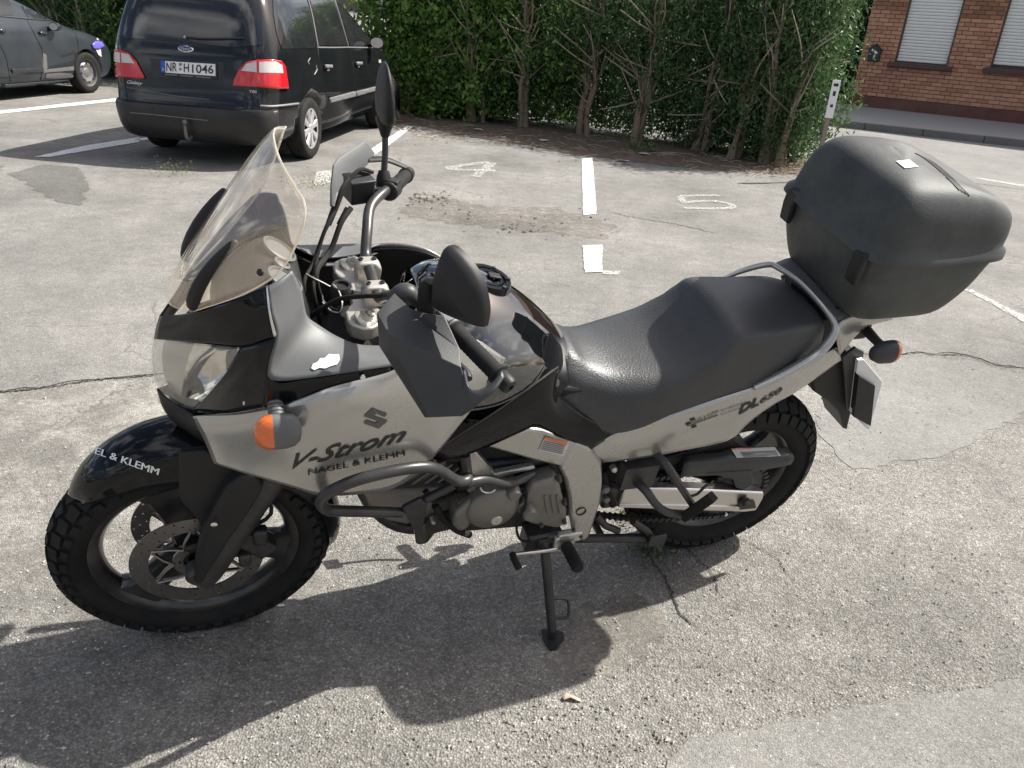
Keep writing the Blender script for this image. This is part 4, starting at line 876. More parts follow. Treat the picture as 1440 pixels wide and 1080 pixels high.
for s in (-1, 1):
    pts = [V(p[0], p[1]*-s, p[2]) for p in half]
    if s < 0: pts = mirY([(p[0], p[1], p[2]) for p in pts]); pts = [V(p[0], -abs(p[1]), p[2]) for p in pts]
    else: pts = [V(p[0], abs(p[1]), p[2]) for p in pts]
    hb = MB().tube(pts, .0118, 16, smooth=50).build('handlebar', M['bar'], B_)
    m1 = lambda p: V(p[0], abs(p[1])*s, p[2]); gI, gE = m1(gi), m1(ge_); d = nrm(gE-gI); k = MB()
    L_ = np.linalg.norm(gE-gI)-.030
    pr = [(.012, 0), (.021, 0), (.022, .004), (.018, .008), (.0165, .014)]
    for i in range(24):
        h = .016+(L_-.028)*i/23; pr += [(.0168 if i % 2 else .0158, h)]
    pr += [(.0165, L_-.010), (.0195, L_-.008), (.0195, L_-.003), (.012, L_)]
    k.lathe(pr, gI, d, 24); k.build('grip', M['rubber'], hb)
    MB().lathe([(.0, 0), (.0145, 0), (.0165, .004), (.0165, .026), (.014, .031), (.006, .033), (.006, .028), (0, .028)], gE-d*.031, d, 24).build('bar_end_weight', M['black_plastic'], hb)
    # switch housing
    k = MB(); q = gI-d*.022; u_ = nrm(np.cross(d, V(0, 0, 1))); w_ = np.cross(u_, d)
    k.tube([gI-d*.045, gI-d*.040, gI-d*.004, gI], [.018, .023, .023, .019], 16); k.box(q+w_*.012, .034, .036, .026, (d, u_, w_))
    swt = k.build('switch_housing', M['grey_plastic'] if s < 0 else M['black_plastic'], hb, bevel=.004)
    if s > 0: MB().box(q+d*.012-u_*.022+w_*.004, .014, .012, .02, (d, u_, w_)).build('stop_switch', M['red'], hb, bevel=.003)
    # lever
    fwd_ = V(-1, 0, 0); k = MB(); a0 = gI-d*.05+fwd_*.04
    k.tube([a0, a0+d*.03+fwd_*.022, gI+d*.05+fwd_*.055, gE-d*.05+fwd_*.05, gE-d*.03+fwd_*.058], [.008, .009, .007, .006, .008], 10, smooth=24)
    k.box(a0-fwd_*.012, .05, .022, .022, (fwd_, d, w_))
    k.build('lever', M['dark_metal'], hb)
# handguard: three outer facets, rim round the bar end
def T3(pts, z=A1): return [z(x, y, l) for x, y, l in pts]
gr = [T3([(505, 303, -.235), (585, 372, -.26), (640, 392, -.285), (738, 408, -.30)]),
      T3([(425, 395, -.27), (500, 470, -.315), (600, 460, -.335), (765, 470, -.325)]),
      T3([(440, 545, -.30), (520, 590, -.365), (660, 590, -.395), (806, 560, -.36)]),
      T3([(540, 705, -.33), (600, 730, -.39), (730, 700, -.425), (828, 650, -.40)]),
      T3([(650, 870, -.36), (720, 876, -.40), (800, 870, -.43), (850, 800, -.44)])]
def lin(rows):
    nu = len(rows[0]); return [p for r in rows for p in r], [(i*nu+j, i*nu+j+1, (i+1)*nu+j+1, (i+1)*nu+j) for i in range(len(rows)-1) for j in range(nu-1)]
gvx = T3([(505, 303, -.235), (425, 395, -.272), (440, 545, -.30), (650, 872, -.378), (585, 378, -.27), (480, 492, -.318), (640, 392, -.285), (738, 408, -.298), (806, 560, -.35), (815, 645, -.39), (655, 850, -.392), (850, 800, -.44), (820, 868, -.442), (660, 874, -.395)])
gfc = [(0, 1, 5, 4), (1, 2, 5), (2, 3, 10, 5), (4, 5, 8), (4, 8, 7, 6), (5, 10, 9), (5, 9, 8), (9, 10, 13, 12, 11), (3, 13, 10)]
hg = mesh_obj('hand_guard', gvx, gfc, M['dark_grey_plastic'], B_, smooth=True, autosm=40, solid=.005, bevel=.012, seg=4)
rl = [(828, 655, -.40), (850, 735, -.425), (900, 748, -.435), (960, 715, -.432), (1000, 660, -.42)]
r2 = [(815, 868, -.44), (870, 830, -.45), (915, 790, -.452), (968, 745, -.448), (1012, 690, -.43)]
v, f = grid_mesh([T3(rl), T3(r2)], 16, 4); mesh_obj('guard_rim', v, f, M['dark_grey_plastic'], hg, solid=.006, autosm=60)
a = A1(520, 320, -.22); b = A1(620, 350, -.235)
MB().tube([a+V(0, .02, -.02), a, A1(560, 300, -.225), b], [.014, .018, .019, .012], 12, smooth=16).build('guard_mount', M['dark_grey_plastic'], hg)
gR = [T3([(330, 425, .42), (350, 440, .425), (385, 490, .43)], A2), T3([(200, 512, .36), (270, 530, .375), (345, 548, .395)], A2), T3([(174, 548, .335), (225, 590, .345), (262, 628, .35)], A2), T3([(162, 650, .305), (190, 690, .31), (215, 690, .315)], A2), T3([(160, 760, .28), (175, 752, .282), (188, 742, .285)], A2)]
v, f = lin(gR); hg2 = mesh_obj('hand_guard', v, f, M['grey_plastic'], B_, smooth=True, autosm=12, solid=.005, bevel=.003)
MB().tube([A2(350, 520, .41), A2(440, 520, .42), A2(545, 560, .425)], [.012, .012, .010], 10, smooth=16, ell=(1, .5)).build('guard_rim', M['black_plastic'], hg2)
# mirrors
mo = [(757, 82, -.300), (738, 105, -.296), (715, 170, -.286), (698, 240, -.282), (692, 320, -.286), (705, 372, -.295), (800, 420, -.335), (905, 456, -.378), (920, 445, -.382), (930, 380, -.378), (914, 285, -.366), (880, 205, -.348), (825, 132, -.326), (775, 86, -.306)]
for s in (-1, 1):
    P_ = T3(mo); cen = np.mean(P_, 0); P_ = cr(P_, 44, closed=True); n_ = nrm(V(-.88, -.42, .1)); rings = []
    for t, bk in ((1.0, -.010), (1.0, 0.0), (.97, .007), (.80, .018), (.5, .026), (.2, .030)):
        rings.append([cen+(p-cen)*t+n_*bk for p in P_])
    gl_ = [cen+(p-cen)*.96-n_*.011 for p in P_]
    if s > 0:
        rings = []
        for yy, xl, xr, hy in ((30, 437, 445, .012), (42, 430, 452, .025), (65, 422, 458, .042), (110, 411, 468, .058), (180, 400, 478, .066), (240, 394, 483, .066), (285, 396, 482, .060), (308, 403, 477, .048), (322, 412, 470, .03)):
            pL, pR_ = A2(xl, yy, .315), A2(xr, yy, .315); c_ = (pL+pR_)/2; rx = np.linalg.norm(pR_-pL)/2; ux = nrm(pR_-pL)
            rings.append([c_+ux*rx*math.copysign(abs(math.cos(a))**.8, math.cos(a))+V(0, 1, 0)*hy*math.sin(a) for a in np.linspace(0, 2*math.pi, 29)[:-1]])
        gl_ = [A2(480, yy, .315)+V(.004, dy, 0) for yy, dy in ((120, -.045), (120, .045), (190, .055), (270, .05), (270, -.05), (190, -.055))]
    mi = MB().loft(rings, cap0=s > 0).build('mirror', M['black_plastic'], B_, autosm=50)
    mesh_obj('mirror_glass', gl_, [tuple(range(len(gl_)))], M['chrome'], mi)
    if s < 0:
        b0 = A1(652, 385, -.262); b1 = A1(660, 245, -.272); st_ = [b1+V(0, 0, -.02), b1, cen+V(.0, .0, .0)]
    else:
        b0 = A2(428, 690, .262); b1 = A2(432, 575, .285); st_ = [b1+V(0, 0, -.02), A2(438, 480, .30), A2(438, 390, .31)]
    MB().lathe([(0, -.004), (.012, -.004), (.017, .004), (.0165, np.linalg.norm(b1-b0)*.7), (.012, np.linalg.norm(b1-b0)), (0, np.linalg.norm(b1-b0))], b0, b1-b0, 18).build('mirror_boot', M['rubber'], mi)
    MB().tube(st_, .0075, 12).build('mirror_stem', M['bar'], mi)
    if s > 0: MB().tube([A2(438, 400, .31), A2(437, 370, .31), A2(440, 310, .315)], [.010, .014, .024], 16).build('mirror_neck', M['black_plastic'], mi)
# brake reservoir on the right bar
c0 = A2(305, 670, .235)
k = MB(); k.box(c0, .056, .05, .05, (nrm(V(.97, .25, 0)), nrm(V(-.25, .97, 0)), V(0, 0, 1))); rs = k.build('brake_reservoir', M['black_plastic'], B_, bevel=.003)
MB().box(c0+V(0, 0, .027), .060, .054, .006, (nrm(V(.97, .25, 0)), nrm(V(-.25, .97, 0)), V(0, 0, 1))).build('reservoir_lid', M['dark_grey_plastic'], rs, bevel=.002)
# cables and hoses
for nm, pts, r in (('throttle_cable', [A2(375, 585, .25), A2(310, 570, .23), A2(240, 650, .2), A2(190, 770, .17), A2(140, 860, .14), A2(70, 1050, .1), Z4(745, 830, .03), V(-1.24, .03, .93)], .0042),
                   ('brake_hose', [A2(265, 765, .2), A2(215, 840, .17), A2(170, 960, .14), A2(140, 1010, .12), Z4(800, 790, .05), V(-1.20, .05, .93)], .0062),
                   ('throttle_cable', [A2(360, 600, .25), A2(290, 590, .23), A2(222, 660, .19), A2(180, 790, .165), A2(125, 900, .14), A2(90, 1040, .1), Z4(790, 850, .02), V(-1.22, .01, .92)], .0042),
                   ('clutch_cable', [A1(560, 330, -.19), A1(460, 315, -.12), A1(330, 318, -.075), A1(240, 335, -.05), A1(130, 400, -.03), A1(110, 430, .0)], .0052),
                   ('wiring', [Z4(755, 770, .06), Z4(790, 790, .04), Z4(850, 820, .03), Z4(890, 850, .02), Z4(900, 930, -.01), Z4(840, 900, -.02), Z4(830, 870, .0)], .0016),
                   ('wiring', [Z4(830, 900, -.03), Z4(870, 940, -.05), Z4(910, 945, -.06), Z4(920, 900, -.05), Z4(905, 850, -.02), Z4(880, 820, 0)], .0016)):
    MB().tube(pts, r, 8, smooth=50).build(nm, M['clamp'] if nm == 'wiring' else M['rubber'], B_)
for pts in ([A2(185, 760, .18), A2(150, 850, .16)], [A2(250, 770, .2), A2(205, 850, .175)]): MB().tube(pts, [.008, .0065], 10).build('cable_boot', M['rubber'], B_)
k = MB(); p = Z4(880, 850, .0)
k.lathe([(0, -.03), (.022, -.03), (.024, .0), (.020, .010), (.015, .010), (.014, .004), (0, .004)], V(-1.185, 0, 1.065), (0, 0, 1), 24); k.build('ignition_lock', M['dark_metal'], B_)

# ---- crash bar -----------------------------------------------------
for s in (-1, 1):
    main = [Z7(682, 235, -.185), Z7(690, 300, -.20), Z7(692, 335, -.225), Z7(650, 338, -.235), Z7(570, 292, -.262), Z7(500, 283, -.275), Z7(380, 300, -.285), Z7(240, 335, -.288), Z7(150, 372, -.285), Z7(103, 402, -.278), Z7(92, 432, -.268), Z7(115, 457, -.255), Z7(180, 463, -.24), Z7(300, 466, -.22), Z7(420, 470, -.195)]
    sec = [Z7(690, 350, -.225), Z7(720, 340, -.22), Z7(770, 335, -.21), Z7(850, 348, -.195), Z7(900, 338, -.175), Z7(960, 310, -.15)]
    low = [Z7(640, 355, -.20), Z7(540, 405, -.19), Z7(440, 450, -.18)]
    k = MB(); k.tube(main, .0128, 16, smooth=80); k.tube(sec, .0118, 16, smooth=30); k.tube(low, .011, 12)
    if s > 0: k.v = mirY(k.v)
    cb = k.build('crash_bar', M['bar'], B_)
    k = MB(); k.prism([Z7(x, y, -.205) for x, y in ((425, 455), (450, 440), (500, 415), (530, 440), (520, 490), (510, 540), (520, 580), (505, 602), (482, 598), (478, 550), (450, 500))], (0, .012, 0))
    if s > 0: k.v = mirY(k.v)
    k.build('crash_bar_bracket', M['dark_metal'], cb, bevel=.003)
    p = Z7(775, 372, -.215); 
    if s < 0: MB().tube([Z7(745, 365, -.215), Z7(755, 382, -.217), Z7(775, 388, -.217), Z7(795, 384, -.217), Z7(808, 374, -.215)], .0022, 8, smooth=16).build('clip', M['clamp'], cb)

# ---- engine --------------------------------------------------------
k = MB()
k.prism([V(-.93, -.12, .43), V(-.90, -.12, .345), V(-.62, -.12, .315), V(-.55, -.12, .35), V(-.55, -.12, .52), V(-.62, -.12, .60), V(-.86, -.12, .60), V(-.95, -.12, .54)], (0, .24, 0))
eng = k.build('engine', M['dark_metal'], B_, bevel=.02, seg=3)
k = MB()      # front cylinder, fins
for i in range(9):
    c0 = V(-.96-.016*i, 0, .53+.018*i); k.box(c0, .15-.004*i, .20, .008, (nrm(V(.75, 0, .66)), YA, nrm(V(-.66, 0, .75))))
k.box(V(-1.02, 0, .60), .12, .18, .17, (nrm(V(.75, 0, .66)), YA, nrm(V(-.66, 0, .75)))); k.build('front_cylinder', M['engine'], eng, bevel=.004)
k = MB()
for i in range(9):
    c0 = V(-.66+.010*i, 0, .60+.018*i); k.box(c0, .16, .20, .008, (nrm(V(.9, 0, -.43)), YA, nrm(V(.43, 0, .9))))
k.box(V(-.62, 0, .68), .12, .18, .17, (nrm(V(.9, 0, -.43)), YA, nrm(V(.43, 0, .9)))); k.build('rear_cylinder', M['engine'], eng, bevel=.004)
def cover(name, c, r, y1, y0, mat_, prof=None):
    k = MB(); h = y0-y1
    k.lathe(prof or [(0, 0), (r*.30, .0), (r*.80, .006), (r*.95, .014), (r, .022), (r, h*.55), (r*1.12, h*.6), (r*1.12, h)], V(c[0], y1, c[2]), (0, 1, 0), 48); return k
c0 = Z7(805, 470, -.20); k = cover('generator_cover', c0, .070, -.205, -.12, None)
for i in range(9):
    a = 2*math.pi*i/9+.2; k.lathe([(0, 0), (.008, 0), (.009, .03), (0, .03)], V(c0[0]+.080*math.cos(a), -.165, c0[2]+.080*math.sin(a)), (0, 1, 0), 12)
gc = k.build('generator_cover', M['engine'], eng, autosm=35)
pb = Z7(812, 500, -.203); MB().lathe([(0, -.002), (.004, -.002), (.004, -.004), (.014, -.004), (.016, .0), (.016, .006), (0, .006)], pb, (0, 1, 0), 28).build('cover_plug', M['clamp'], eng)
k = MB(); k.prism([Z7(x, y, -.185) for x, y in ((640, 480), (700, 430), (760, 400), (700, 540), (660, 555), (635, 530))], (0, .06, 0)); k.build('engine_casting', M['engine'], eng, bevel=.012, seg=3)
k = MB(); k.prism([Z7(x, y, -.185) for x, y in ((925, 400), (960, 360), (1070, 330), (1085, 400), (1105, 470), (1100, 520), (1060, 540), (950, 520), (915, 480))], (0, .06, 0)); scv = k.build('sprocket_cover', M['engine'], eng, bevel=.012, seg=3)
for x in (1010, 1035, 1060):
    k = MB().tube([Z7(x, 400, -.187), Z7(x+12, 470, -.187)], .003, 6); k.build('cover_rib', M['engine'], eng)
MB().lathe([(0, 0), (.016, .0), (.020, .006), (.021, .03), (.026, .034), (.026, .05), (0, .05)], Z7(955, 488, -.215), (0, 1, 0), 24).build('oil_switch', M['engine'], eng)
MB().lathe([(0, 0), (.015, 0), (.019, .006), (.020, .04), (0, .04)], Z7(890, 405, -.205), (0, 1, 0), 8).build('oil_filler_cap', M['engine'], eng, bevel=.002)
MB().tube([Z7(935, 390, -.195), Z7(930, 440, -.2), Z7(905, 500, -.2), Z7(895, 540, -.2), Z7(910, 580, -.195), Z7(945, 590, -.18)], .0035, 8, smooth=24).build('sensor_wire', M['rubber'], eng)
k = MB(); k.box(Z7(985, 565, -.15), .09, .06, .07); k.box(Z7(1040, 560, -.16), .05, .05, .05); k.build('stand_mount', M['dark_metal'], eng, bevel=.008)
k = MB(); k.prism([Z7(x, y, -.12) for x, y in ((265, 395), (350, 385), (480, 380), (620, 370), (640, 450), (560, 500), (440, 522), (360, 505), (300, 470))], (0, .24, 0)); k.build('oil_cooler', M['engine'], eng, bevel=.01)
MB().tube([V(-1.06, -.02, .66), V(-1.14, -.02, .55), V(-1.10, -.03, .40), V(-1.0, -.04, .31), V(-.8, .02, .25), V(-.5, .10, .27), V(-.25, .16, .40), V(.1, .19, .62)], [.021, .021, .021, .022, .024, .025, .03, .05], 16, smooth=60).build('exhaust_pipe', M['dark_metal'], B_)
MB().tube([V(-.12, .20, .50), V(-.08, .20, .53), V(.28, .22, .72), V(.31, .22, .735)], [.04, .055, .058, .045], 24).build('silencer', M['alu'], B_)
k = MB(); k.lathe([(0, 0), (.012, 0), (.014, .02), (.017, .03), (.017, .06), (0, .06)], Z7(500, 590, -.16), (0, .3, .9), 14); k.build('drain_plug', M['dark_metal'], eng)
for (x, y) in ((935, 410), (1075, 345), (1095, 440), (1095, 515), (1000, 530), (930, 500)):
    MB().lathe([(0, 0), (.0045, 0), (.006, .002), (.006, .012), (.0085, .013), (.0085, .02), (0, .02)], Z7(x, y, -.196), (0, 1, 0), 12).build('cover_bolt', M['dark_metal'], eng)
for pts, r in (([Z7(560, 440, -.15), Z7(600, 500, -.155), Z7(650, 540, -.15), Z7(700, 560, -.13)], .010), ([Z7(520, 380, -.14), Z7(560, 420, -.15), Z7(640, 400, -.16), Z7(720, 385, -.15)], .008), ([Z7(740, 330, -.13), Z7(800, 360, -.16), Z7(860, 380, -.17), Z7(930, 370, -.17)], .006), ([Z7(1250, 300, -.12), Z7(1270, 380, -.13), Z7(1290, 440, -.12)], .009), ([Z7(1240, 360, -.11), Z7(1290, 350, -.13), Z7(1330, 380, -.12)], .007)):
    MB().tube(pts, r, 10, smooth=20).build('hose', M['rubber'], eng)
for (x, y, r) in ((1265, 385, .012), (1268, 425, .010), (1300, 300, .009), (555, 515, .007), (690, 560, .012)):
    MB().lathe([(0, 0), (r*.6, 0), (r, .004), (r, .02), (0, .02)], Z7(x, y, -.15), (0, 1, 0), 14).build('engine_bolt', M['clamp'] if r < .0095 else M['engine'], eng)
k = MB(); k.prism([Z7(x, y, -.13) for x, y in ((490, 520), (560, 480), (640, 470), (640, 540), (560, 560), (530, 600), (505, 605))], (0, .08, 0)); k.build('engine_mount', M['dark_metal'], eng, bevel=.008)
# dark battery/airbox mass that fills the frame triangle
k = MB(); k.prism([V(-.95, -.12, .62), V(-.95, -.12, .85), V(-.70, -.12, .84), V(-.35, -.12, .78), V(-.15, -.11, .80), V(-.15, -.11, .66), V(-.45, -.12, .55), V(-.55, -.12, .60)], (0, .24, 0)); k.build('airbox', M['black_plastic'], B_, bevel=.01)

# ---- swingarm, chain, guards --------------------------------------
for s in (-1, 1):
    o_ = [Z8(x, y, -.135) for x, y in ((268, 690), (300, 622), (560, 625), (885, 640), (880, 665), (850, 716), (800, 722), (560, 716), (420, 712))]
    sa = plate('swingarm', o_ if s < 0 else mirY(o_), M['alu'], B_, .035, d=(0, 1 if s < 0 else -1, 0), bevel=.006)[0]
    if s < 0:
        k = MB().prism([Z8(x, y, -.141) for x, y in ((275, 688), (560, 692), (845, 700), (850, 712), (560, 712), (270, 702))], (0, .008, 0)); k.build('swingarm_rib', M['alu'], sa, bevel=.002)
        k = MB().prism([Z8(x, y, -.142) for x, y in ((775, 682), (845, 676), (852, 705), (780, 712))], (0, .01, 0)); k.build('chain_adjuster', M['dark_metal'], sa, bevel=.002)
        MB().lathe([(0, 0), (.010, 0), (.013, .004), (.013, .012), (.018, .012), (.018, .016), (0, .016)], Z8(812, 692, -.158), (0, 1, 0), 6).build('axle_nut', M['dark_metal'], sa)
        MB().lathe([(0, 0), (.006, 0), (.006, .006), (0, .006)], Z8(725, 733, -.14), (0, 1, 0), 10).build('chain_bolt', M['chrome'], sa)
k = MB(); k.box(V(-.42, 0, .40), .10, .24, .09); k.box(V(-.30, 0, .40), .04, .2, .07); k.build('swingarm_bridge', M['dark_metal'], B_, bevel=.01)
# chain: every link
cps = [Z8(200, 706, -.095), Z8(420, 735, -.095), Z8(600, 742, -.095)]
link = MB(); s_ = Z8(205, 700, -.098); cR_ = V(RA[0], -.095, RA[2]); rr = .108
path = [V(-.575, -.095, .345), V(-.3, -.095, .255), V(-.05, -.095, RA[2]-rr)]+[polar(cR_, a, rr, -.095) for a in np.linspace(-1.5, 1.65, 14)]+[V(-.3, -.095, .432), V(-.575, -.095, .42)]
PP = cr(path, 150)
for i in range(0, 149):
    a, b = PP[i], PP[i+1]; d = nrm(b-a); w_ = np.cross(d, YA); link.box((a+b)/2, np.linalg.norm(b-a)*.9, .012 if i % 2 else .018, .013 if i % 2 else .016, (d, YA, w_))
link.build('drive_chain', M['dark_metal'], B_, smooth=False)
cg = MB(); up0 = [(545, 478), (680, 470), (760, 455), (975, 448), (1010, 488)]; lo0 = [(530, 560), (540, 572), (800, 552), (990, 520), (1010, 494)]
gv = panel('chain_guard', [[Z8(545, 480, -.085), Z8(680, 468, -.085), Z8(752, 452, -.085), Z8(880, 446, -.085), Z8(976, 446, -.085)], [Z8(543, 520, -.118), Z8(680, 508, -.118), Z8(760, 500, -.118), Z8(880, 495, -.118), Z8(1008, 488, -.118)], [Z8(530, 570, -.118), Z8(680, 562, -.118), Z8(760, 556, -.118), Z8(880, 540, -.118), Z8(995, 518, -.118)]], M['dark_grey_plastic'], B_, nu=20, nv=12, thick=.005, both=False, autosm=30)[0]
lb = decal('warning_label', lv_, lf_, zz(765, 492, (780, 480), 3), zz(950, 484, (780, 480), 3), zz(740, 456, (780, 480), 3), [gv], M['label'], gv, off=.004, sub=3)
decal('label_strip', lv_, lf_, zz(742, 461, (780, 480), 3), zz(825, 457, (780, 480), 3), zz(740, 456, (780, 480), 3), [gv], M['orange'], gv, off=.006, sub=3)
for i in range(4): decal('label_text', lv_, lf_, zz(780+i*4, 474+i*5, (780, 480), 3), zz(930+i*3, 467+i*5, (780, 480), 3), zz(779+i*4, 471.5+i*5, (780, 480), 3), [gv], M['print_grey'], gv, off=.006, sub=3)
k = MB().prism([Z8(x, y, -.125) for x, y in ((640, 560), (835, 548), (838, 605), (800, 628), (765, 618), (755, 585), (700, 570))], (0, .03, 0)); k.build('chain_guard_bracket', M['dark_grey_plastic'], B_, bevel=.003)
k = MB().prism([Z8(x, y, -.08) for x, y in ((380, 520), (560, 470), (760, 410), (800, 440), (830, 455), (560, 500), (430, 560))], (0, .16, 0)); k.build('rear_hugger', M['black_plastic'], B_, bevel=.006)
MB().tube([V(-.42, .0, .72), V(-.40, 0, .40)], .032, 20).build('shock_absorber', M['dark_metal'], B_)
# passenger footrests
for s in (-1, 1):
    k = MB(); k.tube([Z8(430, 480, -.16), Z8(470, 520, -.20), Z8(530, 610, -.235), Z8(585, 695, -.25)], [.012, .012, .010, .010], 12, smooth=24); k.tube([Z8(345, 590, -.16), Z8(385, 630, -.20), Z8(430, 690, -.235), Z8(480, 722, -.25), Z8(560, 735, -.255)], [.014, .012, .011, .011, .011], 12, smooth=30)
    k.box(Z8(350, 560, -.15), .10, .03, .08)
    if s > 0: k.v = mirY(k.v)
    hb = k.build('footrest_hanger', M['dark_metal'], B_)
    a = Z8(545, 742, -.258); b = Z8(668, 655, -.30); k = MB(); d = nrm(b-a); u_ = nrm(np.cross(d, V(0, 0, 1))); w_ = np.cross(u_, d)
    k.box((a+b)/2, np.linalg.norm(b-a), .026, .026, (d, u_, w_))
    for i in range(7): k.box(a+(b-a)*(.2+.12*i)-u_*.014, .006, .006, .024, (d, u_, w_))
    if s > 0: k.v = mirY(k.v)
    k.build('passenger_footrest', M['rubber'], B_, bevel=.004)
    MB().tube([Z8(560, 655, -.20), Z8(600, 645, -.205), Z8(640, 608, -.205), Z8(672, 603, -.2)], .004, 8, smooth=16).build('helmet_hook', M['dark_metal'], B_) if s < 0 else None
    # rider footrest
    a = Z7(1095, 598, -.19); b = Z7(1150, 702, -.285); d = nrm(b-a); pr = [(0, 0), (.012, 0)]
    for i in range(12): pr += [(.0185 if i % 2 else .0165, .008+i*(np.linalg.norm(b-a)-.012)/12)]
    pr += [(.014, np.linalg.norm(b-a)), (0, np.linalg.norm(b-a))]
    k = MB().lathe(pr, a, d, 18)
    if s > 0: k.v = mirY(k.v)
    fo = k.build('footrest', M['rubber'], B_)
    k = MB(); k.box(Z7(1085, 575, -.18), .06, .03, .04); k.box(Z7(1110, 565, -.185), .07, .02, .035)
    if s > 0: k.v = mirY(k.v)
    k.build('footrest_bracket', M['clamp'], fo, bevel=.004)
    for (x, y) in ((1130, 545), (1160, 570)):
        p = Z7(x, y, -.197); p = V(p[0], p[1]*-s, p[2]) if s > 0 else p
        MB().lathe([(0, 0), (.006, 0), (.006, .006), (0, .006)], p, (0, 1, 0), 8).build('bracket_bolt', M['dark_metal'], fo)
# gear lever
k = MB(); k.tube([Z7(1070, 618, -.195), Z7(1000, 628, -.20), Z7(890, 640, -.215), Z7(878, 636, -.218)], [.007, .006, .006, .007], 10); gl = k.build('gear_lever', M['alu'], B_)
MB().tube([Z7(878, 640, -.218), Z7(884, 660, -.235), Z7(905, 700, -.262)], .0095, 12).build('lever_rubber', M['rubber'], gl)
k = MB(); k.tube([V(-.66, .20, .30), V(-.75, .22, .29), V(-.84, .23, .30)], .006, 8); k.box(V(-.86, .235, .305), .04, .045, .012); k.build('brake_pedal', M['alu'], B_)
# side stand, foot on the ground
foot = BR @ (gnd(776, 898, .0)-BO)
up3 = BR @ V(0, 0, 1.0)
s0 = Z7(1008, 585, -.17); s1 = foot+up3*.02
k = MB(); k.tube([s0, s0+(s1-s0)*.12, s0+(s1-s0)*.9, s1], [.019, .014, .0125, .012], 14); k.box(s0, .05, .03, .05); sst = k.build('side_stand', M['dark_metal'], B_)
k = MB(); wx = BR @ V(1, 0, 0); wy = BR @ V(0, 1, 0)
pts = [foot+up3*.007+wx*x+wy*y for x, y in ((-.030, .026), (.0, .034), (.032, .022), (.034, -.002), (.012, -.045), (-.004, -.050), (-.022, -.02))]
k.prism(pts, up3*-.006); k.tube([foot+up3*.004, foot+up3*.03], [.0125, .0125], 12); k.build('stand_foot', M['dark_metal'], sst)
d = s1-s0; q0 = s0+d*.62; q1 = s0+d*.83; ov = nrm(T(810, 860, foot[1])-T(780, 860, foot[1]))
MB().tube([q0, q0+ov*.045, q0+ov*.062+d*.03, q1+ov*.060-d*.03, q1+ov*.043, q1], .0048, 8, smooth=40).build('stand_tang', M['dark_metal'], sst)
# centre stand
k = MB(); k.tube([Z8(175, 735, -.12), Z8(215, 778, -.13), Z8(270, 800, -.14)], .011, 10); k.tube([Z8(90, 832, -.12), Z8(200, 830, -.14), Z8(400, 830, -.16), Z8(440, 838, -.165)], [.013, .013, .014, .014], 12); k.tube([Z8(330, 760, -.15), Z8(390, 800, -.16), Z8(440, 880, -.17)], [.011, .011, .010], 10)
k.tube([V(*Z8(200, 830, -.14)), V(Z8(200, 830, -.14)[0], .14, Z8(200, 830, -.14)[2])], .011, 10); k.box(Z8(440, 850, -.17), .03, .012, .06)
cs = k.build('centre_stand', M['dark_metal'], B_)
k = MB(); k.tube([V(Z8(90, 832, -.12)[0], .12, Z8(90, 832, -.12)[2]), V(Z8(400, 830, -.16)[0], .16, Z8(400, 830, -.16)[2])], .013, 10); k.build('stand_leg', M['dark_metal'], cs)
k = MB(); k.box(Z8(430, 838, -.178), .055, .012, .045); k.build('stand_pad', M['dark_metal'], cs, bevel=.004)
# ================================================================== PLANTS
def leaf_mat(name, c0, c1, c2):
    m_ = bpy.data.materials.new(name); m_.use_nodes = True; nt_ = m_.node_tree; b = nt_.nodes['Principled BSDF']; N = nt_.nodes.new; L = nt_.links.new
    g = N('ShaderNodeNewGeometry'); r = N('ShaderNodeValToRGB'); r.color_ramp.elements[0].color = (*c0, 1); r.color_ramp.elements[1].color = (*c2, 1); e = r.color_ramp.elements.new(.6); e.color = (*c1, 1)
    L(g.outputs['Random Per Island'], r.inputs[0])
    tc = N('ShaderNodeTexCoord'); nz = N('ShaderNodeTexNoise'); nz.inputs['Scale'].default_value = 2.2; nz.inputs['Detail'].default_value = 4; mr = N('ShaderNodeMapRange'); mr.inputs['From Min'].default_value = .3; mr.inputs['From Max'].default_value = .7; mr.inputs['To Min'].default_value = .55; mr.inputs['To Max'].default_value = 1.6
    vm = N('ShaderNodeVectorMath'); vm.operation = 'SCALE'; L(tc.outputs['Object'], nz.inputs[0]); L(nz.outputs[0], mr.inputs['Value']); L(r.outputs[0], vm.inputs[0]); L(mr.outputs[0], vm.inputs['Scale']); r = vm; L(r.outputs[0], b.inputs['Base Color']); b.inputs['Roughness'].default_value = .5; b.inputs['Specular IOR Level'].default_value = .4
    t = N('ShaderNodeBsdfTranslucent'); L(r.outputs[0], t.inputs[0]); mx = N('ShaderNodeMixShader'); mx.inputs[0].default_value = .35; L(b.outputs[0], mx.inputs[1]); L(t.outputs[0], mx.inputs[2]); L(mx.outputs[0], nt_.nodes['Material Output'].inputs[0]); return m_
M['conifer'] = leaf_mat('conifer_leaf', (.035, .075, .03), (.065, .125, .044), (.11, .17, .06))
M['broad'] = leaf_mat('broad_leaf', (.07, .145, .03), (.12, .225, .045), (.22, .33, .07))
M['weed'] = leaf_mat('weed_leaf', (.06, .10, .03), (.10, .15, .05), (.16, .18, .07))
M['moss'] = leaf_mat('moss', (.10, .12, .02), (.20, .20, .05), (.28, .26, .07))
M['bark'] = mat('bark', (.22, .165, .12), .9, var=.35, vscale=14, bump=.8, bscale=30, bdist=.02)
M['dead_wood'] = mat('dead_wood', (.36, .30, .24), .85, var=.3, vscale=20)
M['pale_bark'] = mat('pale_bark', (.34, .29, .23), .85, var=.3, vscale=9)
